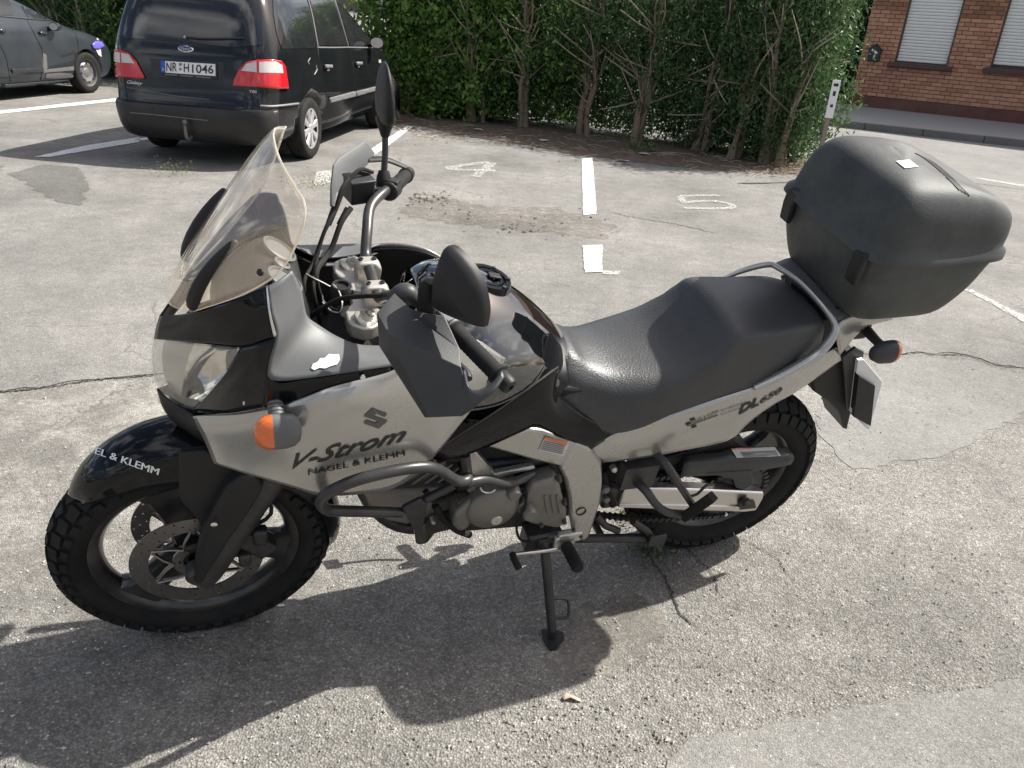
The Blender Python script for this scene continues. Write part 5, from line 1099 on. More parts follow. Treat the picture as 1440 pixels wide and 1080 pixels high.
def leaves(name, pts, size, mat_, parent, kind='rhomb', up=.2, facing=None):
    n = len(pts); vs_ = np.zeros((n*4, 3)); d = rng.normal(size=(n, 3)); d[:, 2] += up
    d /= np.linalg.norm(d, axis=1)[:, None]; e = rng.normal(size=(n, 3)); 
    if facing is not None: e += np.array(facing)
    e -= d*np.sum(e*d, 1)[:, None]; e /= np.linalg.norm(e, axis=1)[:, None]
    s = size*(.6+.8*rng.random(n))[:, None]; asp = .55 if kind == 'rhomb' else .3; w_ = np.cross(d, e)
    P_ = np.asarray(pts); vs_[0::4] = P_; vs_[1::4] = P_+d*s*.5+w_*s*asp*.5; vs_[2::4] = P_+d*s+e*s*.08; vs_[3::4] = P_+d*s*.5-w_*s*asp*.5
    me = bpy.data.meshes.new(name); me.vertices.add(n*4); me.vertices.foreach_set('co', vs_.ravel()); me.loops.add(n*4); me.polygons.add(n)
    me.loops.foreach_set('vertex_index', np.arange(n*4)); me.polygons.foreach_set('loop_start', np.arange(n)*4); me.polygons.foreach_set('loop_total', np.full(n, 4)); me.update(); me.validate(); me.materials.append(mat_)
    o = bpy.data.objects.new(name, me); COL.objects.link(o); o.parent = parent; return o
def trunk_path(base, top, wob, n=7):
    return [base+(top-base)*t+V(rng.normal(0, wob), rng.normal(0, wob), 0)*(1 if 0 < t < 1 else 0) for t in np.linspace(0, 1, n)]
HD = nrm(V(5.6, -2.7, 0)); HN = V(-HD[1], HD[0], 0)      # hedge direction, normal away from the lot
def hedge_tree(bp, h, lean, label, kinds, nleaf, spread, stems, low, bare=.35, dead=14, group=None, mw='bark', depth=.55):
    root = empty('hedge_tree', (bp[0], bp[1], 0)); root['label'] = label; root['category'] = 'tree'
    if group: root['group'] = group
    k = MB()
    tops = []
    for s in range(stems):
        b0 = V(rng.normal(0, .07), rng.normal(0, .07), -.05) if s else V(0, 0, -.05); t = V(lean+rng.normal(0, .16), rng.normal(0, .12), h*(.75+.3*rng.random())); tops.append((b0, t))
    b0, t0 = tops[0]; MB().tube(trunk_path(b0, t0, .03), [.065, .05, .042, .035, .025, .018, .01], 9, smooth=24).build('trunk', M[mw], root)
    for b0, t1 in tops[1:]:
        MB().tube(trunk_path(b0, t1, .035), [.04, .034, .028, .022, .016, .01], 7, smooth=20).build('trunk', M[mw], root)
    for q in range(dead):
        b0, t1 = tops[int(rng.random()*len(tops))]; u = .12+.7*rng.random(); p = b0+(t1-b0)*u; dr = nrm(V(rng.normal(), rng.normal()*.5-.55, .8+rng.normal()*.7)); L_ = .25+.6*rng.random()
        MB().tube([p, p+dr*L_*.5+V(0, 0, .03), p+dr*L_+V(rng.normal(0, .05), rng.normal(0, .05), .08)], [.014, .010, .004], 5, smooth=8).build('branch', M['dead_wood'] if rng.random() < .6 else M['bark'], root)
    for kd, frac, size in kinds:
        n = int(nleaf*frac*2.3); pts = []; ncl = max(20, n//60)
        for c_ in range(ncl):
            a = rng.normal(0, spread*.5); z = low+(h-low)*rng.random()**.85; dpt = (rng.random()-.15)*depth*1.7
            if z < .9 and dpt < .45 and rng.random() < bare: continue
            cx = HD*a+HN*dpt; cc = V(cx[0]+lean*z/h, cx[1], z); r_ = .09+.10*rng.random(); m_ = int(60*(.6+.8*rng.random()))
            g = rng.normal(size=(m_, 3))*r_*np.array([.8, .8, 1.0]); pts.append(cc+g)
        for c_ in range(int(95*frac*min(1, spread))):
            a = rng.normal(0, spread*.45); cx = HD*a+HN*(.5+.55*rng.random()); cc = V(cx[0], cx[1], .03+1.2*rng.random()**1.3); pts.append(cc+rng.normal(size=(70, 3))*.13)
        pts = np.vstack(pts); pts = pts[pts[:, 2] > .03]
        leaves('crown', pts, size*1.45, M[kd], root, 'rhomb' if kd == 'broad' else 'spray', up=.5 if kd == 'broad' else .9, facing=(-HN)*.8)
    return root
wdir = nrm(V(3.01, -2.06, 0)); wnor = V(wdir[1], -wdir[0], 0); wnor = wnor if wnor[1] < 0 else -wnor; W0_ = gnd(1193, 155)
hb_ = [(560, 160), (602, 166), (662, 172), (735, 180), (812, 190), (888, 203), (985, 215), (1032, 224), (1070, 231), (1092, 236)]
lab = ['leafy shrub covered in bright green leaves beside the black minivan', 'bright green climbing shrub growing thick down to the ground beside the soil strip', 'twin grey stems half hidden in bright broad leaves',
       'dark hedge tree with low green shoots between bare stems', 'hedge tree with a tall pale bare trunk stripped of foliage', 'hedge tree with two broken grey stems and open gaps at its foot', 'hedge tree with a fan of dead grey twigs over green weeds',
       'dense dark conifer with short bare stems near the hedge end', 'conifer with pale curved stems behind the grey stone', 'sunlit conifer closing the hedge end beside the signpost']
cfg = [([('broad', .8, .06), ('conifer', .2, .05)], 9000, .9, 2, .05, 0, 5), ([('broad', .85, .06), ('conifer', .15, .05)], 12000, .85, 2, .03, .05, 6), ([('broad', .6, .055), ('conifer', .4, .05)], 8500, .8, 3, .1, .2, 16),
       ([('broad', .35, .05), ('conifer', .65, .05)], 8000, .85, 3, .12, .35, 24), ([('conifer', .9, .05), ('broad', .1, .05)], 7000, .9, 4, .25, .75, 30), ([('conifer', 1.0, .05)], 7000, .95, 4, .3, .75, 34),
       ([('conifer', 1.0, .05)], 8000, .9, 4, .25, .55, 34), ([('conifer', 1.0, .05)], 9500, .8, 4, .12, .3, 24), ([('conifer', 1.0, .05)], 9000, .6, 4, .12, .35, 22), ([('conifer', .85, .045), ('weed', .15, .04)], 9000, .26, 3, .1, .2, 12)]
for i, (bp, c_) in enumerate(zip(hb_, cfg)):
    g = gnd(*bp)+HN*.08; hedge_tree(g, 2.2+rng.random()*.15, .1 if 3 < i < 8 else 0, lab[i], *c_, group='trees in the hedge')
# trees beyond the grey hatchback
for (x, y), lb in (((100, 118), 'pale leaning trunk behind the damaged nose of the grey hatchback'), ((62, 112), 'dark tree behind the mirror of the grey hatchback'), ((150, 122), 'dark shrub between the grey hatchback and the black minivan')):
    g = gnd(x, y)+V(-.2, 1.2, 0); hedge_tree(g, 2.6, -.2, lb, [('conifer', .8, .06), ('broad', .2, .06)], 8000, 1.3, 3, .15, .3, 16, group='trees in the hedge', mw='pale_bark', depth=.8)
g = gnd(40, 108)+V(-1.5, 2.0, 0)
for dx, lb in ((-2.4, 'dark tree standing behind the side windows of the grey hatchback'), (0, 'dark tree filling the gap behind the grey hatchback bonnet'), (2.2, 'dark tree behind the leaning pale trunk'), (4.3, 'dark tree hidden mostly by the black minivan roof')):
    hedge_tree(g+V(dx, -dx*.3, 0), 2.9, .1, lb, [('conifer', .8, .07), ('broad', .2, .07)], 8000, 1.6, 2, .1, .1, 8, group='trees in the hedge', depth=.9)
hedge_tree(W0_-wdir*.75-wnor*.9, 3.0, 0, 'made-up conifer added to darken the shaded gap beside the corner of the brick house', [('conifer', 1.0, .07)], 8000, .6, 2, .05, 0, 4, group='trees in the hedge', depth=.6)  # added tree, stands in for the shaded gap left of the house
# soil strip
sheet('soil_strip', G2((545, 158), (600, 160), (700, 168), (800, 182), (900, 196), (1000, 206), (1100, 218), (1150, 222), (1148, 240), (1105, 246), (1060, 243), (1000, 240), (930, 233), (860, 224), (800, 216), (740, 204), (680, 196), (620, 184), (585, 176), (550, 172)), .0085, M['soil'], jit=.03, sub=.1)
def bed():
    x = 545+rng.random()*580; y = 172+(x-545)*.115+rng.normal(0, 9); return gnd(x, y)
tag(grit('leaf_litter', 2600, bed, .006, .03, stone_mat('leaf_litter', (.07, .05, .035), (.26, .18, .11)), z=.008, flat=.3), 'dry leaves and crumbs littering the soil under the hedge', 'litter')
k = MB()
for i in range(170):
    p = bed()+V(0, .1, .012); a = rng.random()*3.14; L_ = .08+.25*rng.random(); d = V(math.cos(a), math.sin(a), .05)*L_; k.tube([p-d/2, p+V(0, 0, .01), p+d/2], .0035, 4)
tag(k.build('twigs', M['dead_wood'], None, fix=False, kind=None) if 0 else mesh_obj('twigs', k.v, k.f, M['dead_wood'], None), 'dead twigs scattered on the soil under the hedge', 'twigs', kind='stuff')
for i, (x, y, nm, lb) in enumerate(((672, 183, 'paper scrap', 'small white paper scrap lying below the bright climbing shrub'), (876, 226, 'paper scrap', 'flat white paper scrap at the edge of the soil beside the painted line'), (905, 217, 'paper scrap', 'crumpled white scrap under the fan of dead twigs'), (765, 198, 'paper scrap', 'pale scrap on the soil between the low shoots'))):
    g = gnd(x, y, .015); k = MB(); pts = [g+V(.07*math.cos(a)*(1+.4*rng.random()), .04*math.sin(a)*(1+.4*rng.random()), .02*rng.random()) for a in np.linspace(0, 6.28, 7)[:-1]]; k.add(pts, [tuple(range(6))])
    tag(k.build('paper_scrap', M['white'], None, fix=False, solid=.002), lb, 'paper')
g = gnd(1076, 228); k = MB().box(g+V(0, 0, .05), .18, .12, .11, (nrm(V(.9, -.3, 0)), nrm(V(.3, .9, 0)), V(0, 0, 1))); tag(k.build('stone_block', M['concrete'], None, bevel=.012), 'grey stone block lying at the foot of the hedge end', 'stone')
def tuft(name, px, n, r, size, m_, label, cat, up=1.2):
    g = gnd(*px); pts = np.array([g+V(rng.normal(0, r), rng.normal(0, r), .005+abs(rng.normal(0, r*.5))) for _ in range(n)]); o = leaves(name, pts, size, M[m_], None, 'spray', up=up); tag(o, label, cat, kind='stuff')
tuft('weeds', (975, 208), 420, .12, .07, 'weed', 'green weeds at the foot of the hedge', 'weeds'); tuft('weeds', (1010, 205), 200, .1, .06, 'weed', 'small weeds beside the dead twigs', 'weeds'); tuft('weeds', (900, 212), 150, .1, .06, 'weed', 'sparse weeds on the soil strip', 'weeds')
tuft('grass_tuft', (915, 778), 150, .032, .022, 'weed', 'small grass growing in a crack behind the side stand', 'grass'); tuft('grass_tuft', (892, 730), 120, .03, .022, 'weed', 'moss and grass beneath the centre stand', 'grass')
tuft('moss', (245, 245), 260, .11, .02, 'moss', 'yellow moss on the asphalt behind the black minivan', 'moss', .3); tuft('moss', (438, 264), 260, .10, .02, 'moss', 'yellow moss beside the faded white mark', 'moss', .3)
# ================================================================== HOUSE, PAVEMENT, ROAD
wd_ = nrm(V(3.01, -2.06, 0)); wn = V(wd_[1], -wd_[0], 0)      # along the wall, outwards to the lot
if wn @ V(0, -1, 0) < 0: wn = -wn
W0 = gnd(1193, 155)
house = empty('brick_house', W0); house.rotation_euler = (0, 0, math.atan2(wd_[1], wd_[0]))
tag(house, 'red brick house with closed white roller shutters across the road', 'house')
def wallpt(x, y, out=0):
    d = ray(x, y); n_ = wn; P0 = W0+wn*out; t = ((P0-CAM) @ n_)/(d @ n_); X = CAM+t*d-W0; return X @ wd_, X[2]
M['brick'] = stone_mat('brick', (.235, .105, .062), (.36, .185, .105)); M['mortar'] = mat('mortar', (.13, .095, .075), .95, var=.3, vscale=3, bump=.3, bscale=60)
M['plinth'] = mat('plinth_paint', (.125, .048, .036), .75, var=.2, vscale=2.5, bump=.25, bscale=40, dust=.15)
M['shutter'] = mat('shutter_slat', (.78, .76, .72), .5, var=.05); M['sill'] = mat('brown_stone', (.085, .05, .045), .7, var=.15)
def lbm(name): return mat(name, (.1, .1, .1))
HL, HH, PL_ = 9.0, 5.3, .35
# windows along the wall: (a0, a1, z0, z1)
wins = [(.76, 1.84, 1.13, 2.62), (2.68, 3.76, 1.16, 2.65), (4.6, 5.68, 1.16, 2.65)]
k = MB(); rd = .12
cuts = sorted(set([0, HL]+[w_[0] for w_ in wins]+[w_[1] for w_ in wins]))
for i in range(len(cuts)-1):
    a, b = cuts[i], cuts[i+1]; w_ = [q for q in wins if abs(q[0]-a) < 1e-6]
    if w_: k.box(((a+b)/2, .15, (w_[0][2]+PL_)/2), b-a, .3, w_[0][2]-PL_); k.box(((a+b)/2, .15, (w_[0][3]+HH)/2), b-a, .3, HH-w_[0][3])
    else: k.box(((a+b)/2, .15, (PL_+HH)/2), b-a, .3, HH-PL_)
bm_ = bpy.data.materials.new('far_brick'); bm_.use_nodes = True
_b = bm_.node_tree.nodes['Principled BSDF']; _t = bm_.node_tree.nodes.new('ShaderNodeTexBrick'); _c = bm_.node_tree.nodes.new('ShaderNodeTexCoord')
wl = k.build('wall', M['mortar'], house, smooth=False)
# the house grows in -Y local = towards the lot? local +Y must point away from the lot
k = MB(); k.box((HL/2, 4.15, HH/2), HL-.02, 7.7, HH-.02); k.build('house_core', M['mortar'], house, smooth=False)
k = MB(); k.prism([(-.3, -.35, HH), (-.3, 8.4, HH), (-.3, 4.0, HH+3.2)], (HL+.6, 0, 0)); k.build('roof', mat('roof_tile', (.16, .07, .05), .8, var=.2), house, smooth=False)
MB().box((HL/2, .13, PL_/2-.05), HL+.04, .36, PL_+.10).build('plinth', M['plinth'], house, bevel=.008)
bw, bh, jt = .205, .0685, .0135; shared = {}
def brick_me(wx):
    key = round(wx, 2)
    if key not in shared:
        k = MB().box((0, 0, 0), key, .02, bh); me = bpy.data.meshes.new('brick'); me.from_pydata(k.v, [], k.f); me.materials.append(M['brick']); shared[key] = me
    return shared[key]
def brick_var(i):
    m_ = bpy.data.materials.new('brick_%d' % i); m_.use_nodes = True; return m_
BM = [mat('brick_tone', c_, .85, var=.18, vscale=30, bump=.25, bscale=80) for c_ in ((.48, .24, .15), (.42, .20, .125), (.52, .275, .175), (.38, .18, .115), (.46, .225, .14))]
count = 0; rest = MB(); row = 0; z = PL_+.02
while z+bh < HH-.1:
    x = -.0+(0 if row % 2 else -bw/2-.005)
    while x < HL:
        x0, x1 = max(x, 0.003), min(x+bw, HL-.003); x += bw+jt
        segs = [(x0, x1)]
        for a, b, z0, z1 in wins:
            if z+bh > z0-.02 and z < z1+.02:
                ns = []
                for p, q in segs:
                    if q <= a-.012 or p >= b+.012: ns.append((p, q)); continue
                    if p < a-.03: ns.append((p, a-.012))
                    if q > b+.03: ns.append((b+.012, q))
                segs = ns
        for p, q in segs:
            if q-p < .03: continue
            if p < 3.95 and z < 2.62 and count < 300:
                o = bpy.data.objects.new('brick', brick_me(q-p).copy() if 0 else brick_me(q-p)); COL.objects.link(o); o.parent = house; o.location = ((p+q)/2, -.002-.004*rng.random(), z+bh/2)
                mi_ = BM[int(rng.random()*5)]; o.material_slots[0].link = 'OBJECT'; o.material_slots[0].material = mi_; count += 1
            else: rest.box(((p+q)/2, -.004, z+bh/2), q-p, .02, bh)
    z += bh+jt; row += 1
o = rest.build('brickwork', M['brick'], house, smooth=False); o['kind'] = 'stuff'
slat_me = None
for wi, (a, b, z0, z1) in enumerate(wins[:2]):
    k = MB(); k.box(((a+b)/2, -.045, z0-.055), b-a+.24, .16, .10); k.build('window_sill', M['sill'], house, bevel=.012)
    k = MB(); k.box((a+.012, .05, (z0+z1)/2), .024, .1, z1-z0); k.build('shutter_rail', M['sill'], house); k = MB(); k.box((b-.012, .05, (z0+z1)/2), .024, .1, z1-z0); k.build('shutter_rail', M['sill'], house)
    k = MB().box(((a+b)/2, .11, (z0+z1)/2), b-a, .04, z1-z0); sh = k.build('roller_shutter', M['sill'], house)
    if slat_me is None:
        k = MB(); w_ = (b-a-.05)/2; k.loft([[V(-w_, y, zz_), V(w_, y, zz_)][::-1]+[V(w_, y+.012, zz_), V(-w_, y+.012, zz_)] for y, zz_ in ((.004, -.029), (-.003, -.016), (-.005, 0), (-.003, .016), (.004, .029))])
        slat_me = bpy.data.meshes.new('slat'); slat_me.from_pydata([tuple(p) for p in k.v], [], k.f); slat_me.materials.append(M['shutter'])
    zz_ = z0+.05+(.05 if wi else 0)
    while zz_ < z1-.02:
        o = bpy.data.objects.new('slat', slat_me); COL.objects.link(o); o.parent = sh; o.location = ((a+b)/2, .068, zz_); zz_ += .0635
a0, z0 = wallpt(1231, 75)
# letter box
mb_ = empty('letter_box', W0+wd_*a0+wn*.0+V(0, 0, z0-.16)); mb_.rotation_euler = house.rotation_euler; tag(mb_, 'small black letter box with a white sticker on the brick wall', 'letter box')
k = MB().prism([(-.12, -.008, .0), (.12, -.008, .0), (.13, -.008, .24), (.0, -.008, .34), (-.13, -.008, .24)], (0, -.11, 0)); k.build('box_body', mat('letterbox_paint', (.02, .03, .035), .4), mb_, bevel=.008)
k = MB().prism([(-.15, -.12, .22), (.0, -.12, .345), (.15, -.12, .22), (.15, -.12, .24), (.0, -.12, .365), (-.15, -.12, .24)], (0, .11, 0)); k.build('box_lid', mat('letterbox_lid', (.015, .02, .025), .4), mb_)
MB().box((.0, -.121, .2), .15, .003, .045, (nrm(V(.88, 0, -.47)), V(0, 1, 0), nrm(V(.47, 0, .88)))).build('sticker', M['white'], mb_); MB().box((-.08, -.121, .14), .02, .003, .02).build('sticker', M['white'], mb_); MB().box((.05, -.121, .03), .03, .003, .02).build('sticker', M['white'], mb_)
# pavement and kerb
ka, kb = gnd(1215, 183)[:2], gnd(1440, 208)[:2]; kd = (kb-ka)/np.linalg.norm(kb-ka); kn = V(-kd[1], kd[0])
KA = ka-kd*9; KB = kb+kd*16
k = MB(); wA, wB = (W0-wd_*14)[:2], (W0+wd_*16)[:2]
pv = [V(*(KA+kn*.14), .12), V(*(KB+kn*.14), .12), V(*(wB+0), .12), V(*(wA), .12)]
k.prism([V(p[0], p[1], -.02) for p in pv], (0, 0, .14)); o = k.build('pavement', M['concrete'], None, smooth=False); o['kind'] = 'structure'
kerb = empty('kerb', (ka[0], ka[1], 0)); kerb['kind'] = 'structure'
ks = MB().box((0, 0, 0), .985, .14, .24); kme = bpy.data.meshes.new('kerb_stone'); kme.from_pydata(ks.v, [], ks.f); kme.materials.append(mat('kerb_granite', (.17, .165, .16), .85, var=.25, vscale=4))
for i in range(-9, 17):
    o = bpy.data.objects.new('kerb_stone', kme); COL.objects.link(o); o.parent = kerb; p = kd*(i+.5)+kn*.07; o.location = (p[0], p[1], .005); o.rotation_euler = (rng.normal(0, .004), rng.normal(0, .004), math.atan2(kd[1], kd[0]))
rA, rB = gnd(1120, 236)[:2], gnd(1440, 330)[:2]
sheet('road', [KA, KB, KB-kn*5.2, KA-kn*5.2+kd*3], .0065, M['road'])
# signpost at the hedge end
sg = gnd(1144, 257); sp_ = empty('signpost', sg); tag(sp_, 'thin wooden post with a narrow white sign at the hedge end', 'sign')
M['sign_wood'] = mat('weathered_wood', (.23, .19, .15), .85, var=.25, vscale=12)
k = MB().box((0, 0, .56), .045, .035, 1.14); k.build('post', M['sign_wood'], sp_)
yaw = math.radians(-8); ax_ = (V(math.cos(yaw), math.sin(yaw), 0), V(-math.sin(yaw), math.cos(yaw), 0), V(0, 0, 1))
MB().box((0, -.03, .93), .085, .012, .40, ax_).build('sign_board', M['white'], sp_, bevel=.002)
for zz_, wdt, hh in ((1.08, .05, .03), (.99, .03, .05), (.86, .03, .03)): MB().box((.0, -.0375, zz_), wdt, .002, hh, ax_).build('sign_mark', M['print_black'], sp_)
# ================================================================== CARS
M['car_black'] = mat('black_car_paint', (.007, .008, .010), .12, 0, spec=.5, dust=.05, vscale=3, dustcol=(.12, .11, .10), rvar=.05)
M['car_grey'] = mat('grey_car_paint', (.022, .029, .038), .28, .2, coat=.2, coat_r=.1, dust=.10, vscale=3, dustcol=(.20, .19, .18))
M['bumper'] = mat('bumper_plastic', (.014, .014, .015), .38, spec=.4, dust=.08, vscale=4)
M['car_glass'] = mat('dark_window_glass', (.012, .014, .016), .06, 0, spec=.8, dust=.04, vscale=4)
M['lamp_red'] = mat('red_lamp', (.50, .012, .018), .15, coat=.6, var=.15, vscale=20)
M['lamp_clear'] = mat('clear_lamp', (.55, .52, .50), .18, coat=.6, var=.15, vscale=30)
M['trim_grey'] = mat('rubbing_strip', (.15, .15, .155), .5, dust=.15)
M['alloy'] = mat('wheel_cover', (.50, .50, .51), .32, .6, var=.1)
M['dark_arch'] = mat('wheel_arch', (.010, .010, .010), .95)
M['eu_blue'] = mat('plate_blue', (.02, .08, .42), .4); M['badge_blue'] = mat('badge_blue', (.02, .05, .16), .25)
M['steel_wheel'] = mat('steel_wheel', (.16, .16, .165), .45, .4, dust=.3); M['tape'] = mat('violet_tape', (.11, .09, .42), .45)
def se(t, n): c, s = math.cos(t), math.sin(t); return math.copysign(abs(c)**(2/n), c), math.copysign(abs(s)**(2/n), s)
def car_body(name, levels, parent, mat_, n=96, e=8.0, arches=()):
    L_ = cr(np.array(levels), len(levels)*4); k = MB(); rings = []
    for z, xr, xf, hw in L_:
        xc, a = (xr+xf)/2, (xf-xr)/2; rings.append([V(xc+a*se(2*math.pi*i/n, e)[0], hw*se(2*math.pi*i/n, e)[1], z) for i in range(n)])
    k.loft(rings); o = k.build(name, mat_, parent, autosm=40)
    for (x, r) in arches:
        c_ = MB().lathe([(0, -1.2), (r, -1.2), (r, 1.2), (0, 1.2)], (x, 0, .32), (0, 1, 0), 40); b = c_.build('cut', M['dark_arch'], parent)
        md = o.modifiers.new('bool', 'BOOLEAN'); md.operation = 'DIFFERENCE'; md.object = b; md.solver = 'EXACT'
        bpy.context.view_layer.update(); me = bpy.data.meshes.new_from_object(o.evaluated_get(bpy.context.evaluated_depsgraph_get())); o.modifiers.clear(); old = o.data; o.data = me; bpy.data.objects.remove(b)
    return o
def world_tree(o):
    bpy.context.view_layer.update(); d = bpy.context.evaluated_depsgraph_get(); e = o.evaluated_get(d); me = e.to_mesh(); mw = o.matrix_world
    t = BVHTree.FromPolygons([mw @ v.co for v in me.vertices], [tuple(p.vertices) for p in me.polygons]); e.to_mesh_clear(); return t
def lay(name, pts, tree, mat_, parent, off=.006, cell=5.0, thick=0, uv=None, faces=None, bevel=0):
    """outline in picture points laid onto a car's surface"""
    bpy.context.view_layer.update(); bm = bmesh.new(); vs_ = [bm.verts.new((x, y, 0)) for x, y in pts]
    if faces is None: bm.faces.new(vs_)
    else:
        for q in faces:
            try: bm.faces.new([vs_[i] for i in q])
            except ValueError: pass
    bmesh.ops.triangulate(bm, faces=bm.faces[:])
    for _ in range(4):
        ed = [e for e in bm.edges if e.calc_length() > cell]
        if not ed or faces is not None: break
        bmesh.ops.subdivide_edges(bm, edges=ed, cuts=1); bmesh.ops.triangulate(bm, faces=bm.faces[:])
    inv = parent.matrix_world.inverted(); kill = []
    for v in bm.verts:
        d = Vector(nrm(ray(v.co.x, v.co.y))); h = tree.ray_cast(Vector(CAM), d)
        if h[0] is None: kill.append(v); continue
        n_ = h[1] if h[1].dot(d) < 0 else -h[1]; v.co = inv @ (h[0]+n_*off)
    bmesh.ops.delete(bm, geom=kill, context='VERTS')
    me = bpy.data.meshes.new(name); bm.to_mesh(me); bm.free(); me.materials.append(mat_); o = bpy.data.objects.new(name, me); COL.objects.link(o); o.parent = parent
    me.polygons.foreach_set('use_smooth', [True]*len(me.polygons))
    if thick: md = o.modifiers.new('s', 'SOLIDIFY'); md.thickness = thick; md.offset = 0
    return o
def lay_text(s, p0, p1, p2, tree, mat_, parent, off=.008, name='lettering', **kw):
    v, f, _ = text_mesh(s, **kw); p0, p1, p2 = V(*p0), V(*p1), V(*p2); return lay(name, [p0+(p1-p0)*a+(p2-p0)*b for a, b in v], tree, mat_, parent, off=off, faces=f)
def wireline(name, pts, tree, r, mat_, parent, off=.002, n=24):
    bpy.context.view_layer.update(); inv = parent.matrix_world.inverted(); out = []
    for q in cr([V(*p) for p in pts], n):
        d = Vector(nrm(ray(*q))); h = tree.ray_cast(Vector(CAM), d)
        if h[0] is not None: n_ = h[1] if h[1].dot(d) < 0 else -h[1]; out.append(V(*(inv @ (h[0]+n_*off))))
    if len(out) > 2: return MB().tube(out, r, 6).build(name, mat_, parent)
def car_wheel(x, y, r, wd, parent, side, cover, spokes=8, steel=False):
    w_ = empty('wheel', (x, y, r), parent=parent) if 0 else None
    k = MB(); hw = wd/2; pr = [(r*.66, -hw*.9), (r*.80, -hw*1.02), (r*.93, -hw*.95), (r*.985, -hw*.75), (r, -hw*.4), (r, hw*.4), (r*.985, hw*.75), (r*.93, hw*.95), (r*.80, hw*1.02), (r*.66, hw*.9)]
    k.lathe(pr, (x, y, r), (0, 1, 0), 56, closed=True); ty = k.build('wheel', M['rubber'], parent)
    s = side; k = MB(); f0 = s*hw*.80
    k.lathe([(0, f0-s*.03), (r*.3, f0-s*.035), (r*.6, f0-s*.05), (r*.64, f0-s*.01), (r*.665, f0)], (x, y, r), (0, 1, 0), 48); k.build('rim', M['dark_metal'] if not steel else M['steel_wheel'], ty)
    if not steel:
        k = MB(); k.lathe([(r*.60, f0+s*.004), (r*.665, f0+s*.008), (r*.68, f0), (r*.60, f0-s*.006)], (x, y, r), (0, 1, 0), 48, closed=True); k.lathe([(0, f0+s*.012), (r*.15, f0+s*.010), (r*.18, f0), (0, f0)], (x, y, r), (0, 1, 0), 24)
        for i in range(spokes):
            a = 2*math.pi*i/spokes+.2; er = V(math.cos(a), 0, math.sin(a)); et = V(-math.sin(a), 0, math.cos(a)); c_ = V(x, y, r)
            k.loft([[c_+er*q+et*w2*u+V(0, f0+s*h, 0) for u, h in ((-1, -.006), (-.7, .008), (.7, .008), (1, -.006))] for q, w2 in ((r*.15, r*.075), (r*.4, r*.10), (r*.62, r*.15))])
        k.build('wheel_cover', M['alloy'], ty)
    else:
        k = MB()
        k.lathe([(r*.60, f0-s*.045), (r*.63, f0-s*.0), (r*.665, f0+s*.004), (r*.68, f0), (r*.64, f0-s*.05)], (x, y, r), (0, 1, 0), 48, closed=True); k.lathe([(.0, f0-s*.02), (r*.18, f0-s*.02), (r*.24, f0-s*.03), (r*.44, f0-s*.012), (r*.54, f0-s*.04)], (x, y, r), (0, 1, 0), 40)
        k.build('wheel_disc', M['steel_wheel'], ty)
        for i in range(8):
            a = 2*math.pi*i/8; MB().lathe([(0, 0), (r*.055, 0), (r*.06, -s*.004)], V(x+r*.47*math.cos(a), y+f0-s*.012, r+r*.47*math.sin(a)), (0, s, 0), 12).build('vent_hole', M['print_black'], ty)
    return ty
# ---- black minivan -------------------------------------------------
van = empty('minivan', (-3.235, 8.937, .004), math.radians(90-5.585)); bpy.context.view_layer.update()
tag(van, 'black seven seat minivan parked nose in to the hedge', 'car')
LV = [(.20, -.70, 3.45, .74), (.26, -.86, 3.56, .83), (.34, -.91, 3.62, .87), (.46, -.93, 3.66, .89), (.58, -.925, 3.66, .90), (.66, -.90, 3.62, .905), (.80, -.885, 3.55, .908), (.95, -.865, 3.35, .90), (1.06, -.845, 2.95, .888), (1.20, -.80, 2.6, .855), (1.40, -.72, 2.2, .79), (1.58, -.62, 1.8, .715), (1.68, -.50, 1.4, .64), (1.73, -.25, 1.05, .50), (1.745, .1, .8, .25)]
vb = car_body('body', LV, van, M['car_black'], arches=((0, .375), (2.835, .375)))
vb['label'] = 'dusty black bodywork'
for x, y, s in ((0, -.80, -1), (0, .80, 1), (2.835, -.80, -1), (2.835, .80, 1)): car_wheel(x, y, .318, .20, van, s, True)
k = MB().box((1.4, 0, .42), 3.9, 1.30, .36); k.build('underbody', M['dark_arch'], van)
vt = world_tree(vb)
c1 = lambda *P_: [(150+x/4.5, y/4.5) for x, y in P_]; c2 = lambda *P_: [(380+x/6, y/6) for x, y in P_]
lay('rear_window', c1((150, -60), (900, -60), (955, 0), (985, 120), (990, 285), (800, 300), (560, 275), (300, 250), (130, 240), (85, 225), (110, 110)), vt, M['car_glass'], van, off=.005, cell=8)
lay('side_window', c2((20, -40), (295, -40), (340, 140), (385, 380), (380, 408), (95, 412), (55, 300), (25, 120)), vt, M['car_glass'], van, off=.005)
lay('side_window', c2((325, -40), (520, -40), (585, 160), (645, 382), (410, 384), (370, 170)), vt, M['car_glass'], van, off=.005)
lay('side_window', c2((545, -40), (620, -30), (700, 60), (790, 180), (850, 320), (860, 380), (670, 384), (600, 160)), vt, M['car_glass'], van, off=.005)
for p in (((310, -30), (355, 150), (398, 390)), ((530, -30), (590, 160), (655, 390))): wireline('window_pillar', c2(*p), vt, .009, M['trim_grey'], van, off=.006)
wireline('belt_trim', c2((392, 400), (520, 402), (660, 400), (760, 402), (880, 402)), vt, .008, M['trim_grey'], van, off=.005)
for p in (((400, 395), (412, 500), (440, 620), (470, 780), (480, 1035)), ((670, 395), (690, 520), (708, 700), (712, 800), (690, 980)), ((480, 1032), (600, 990), (700, 955), (860, 900))): wireline('door_gap', c2(*p), vt, .004, M['print_black'], van, off=.001)
lay('rubbing_strip', c2((488, 825), (700, 770), (712, 772), (712, 812), (500, 866)), vt, M['trim_grey'], van, off=.012, thick=.012)
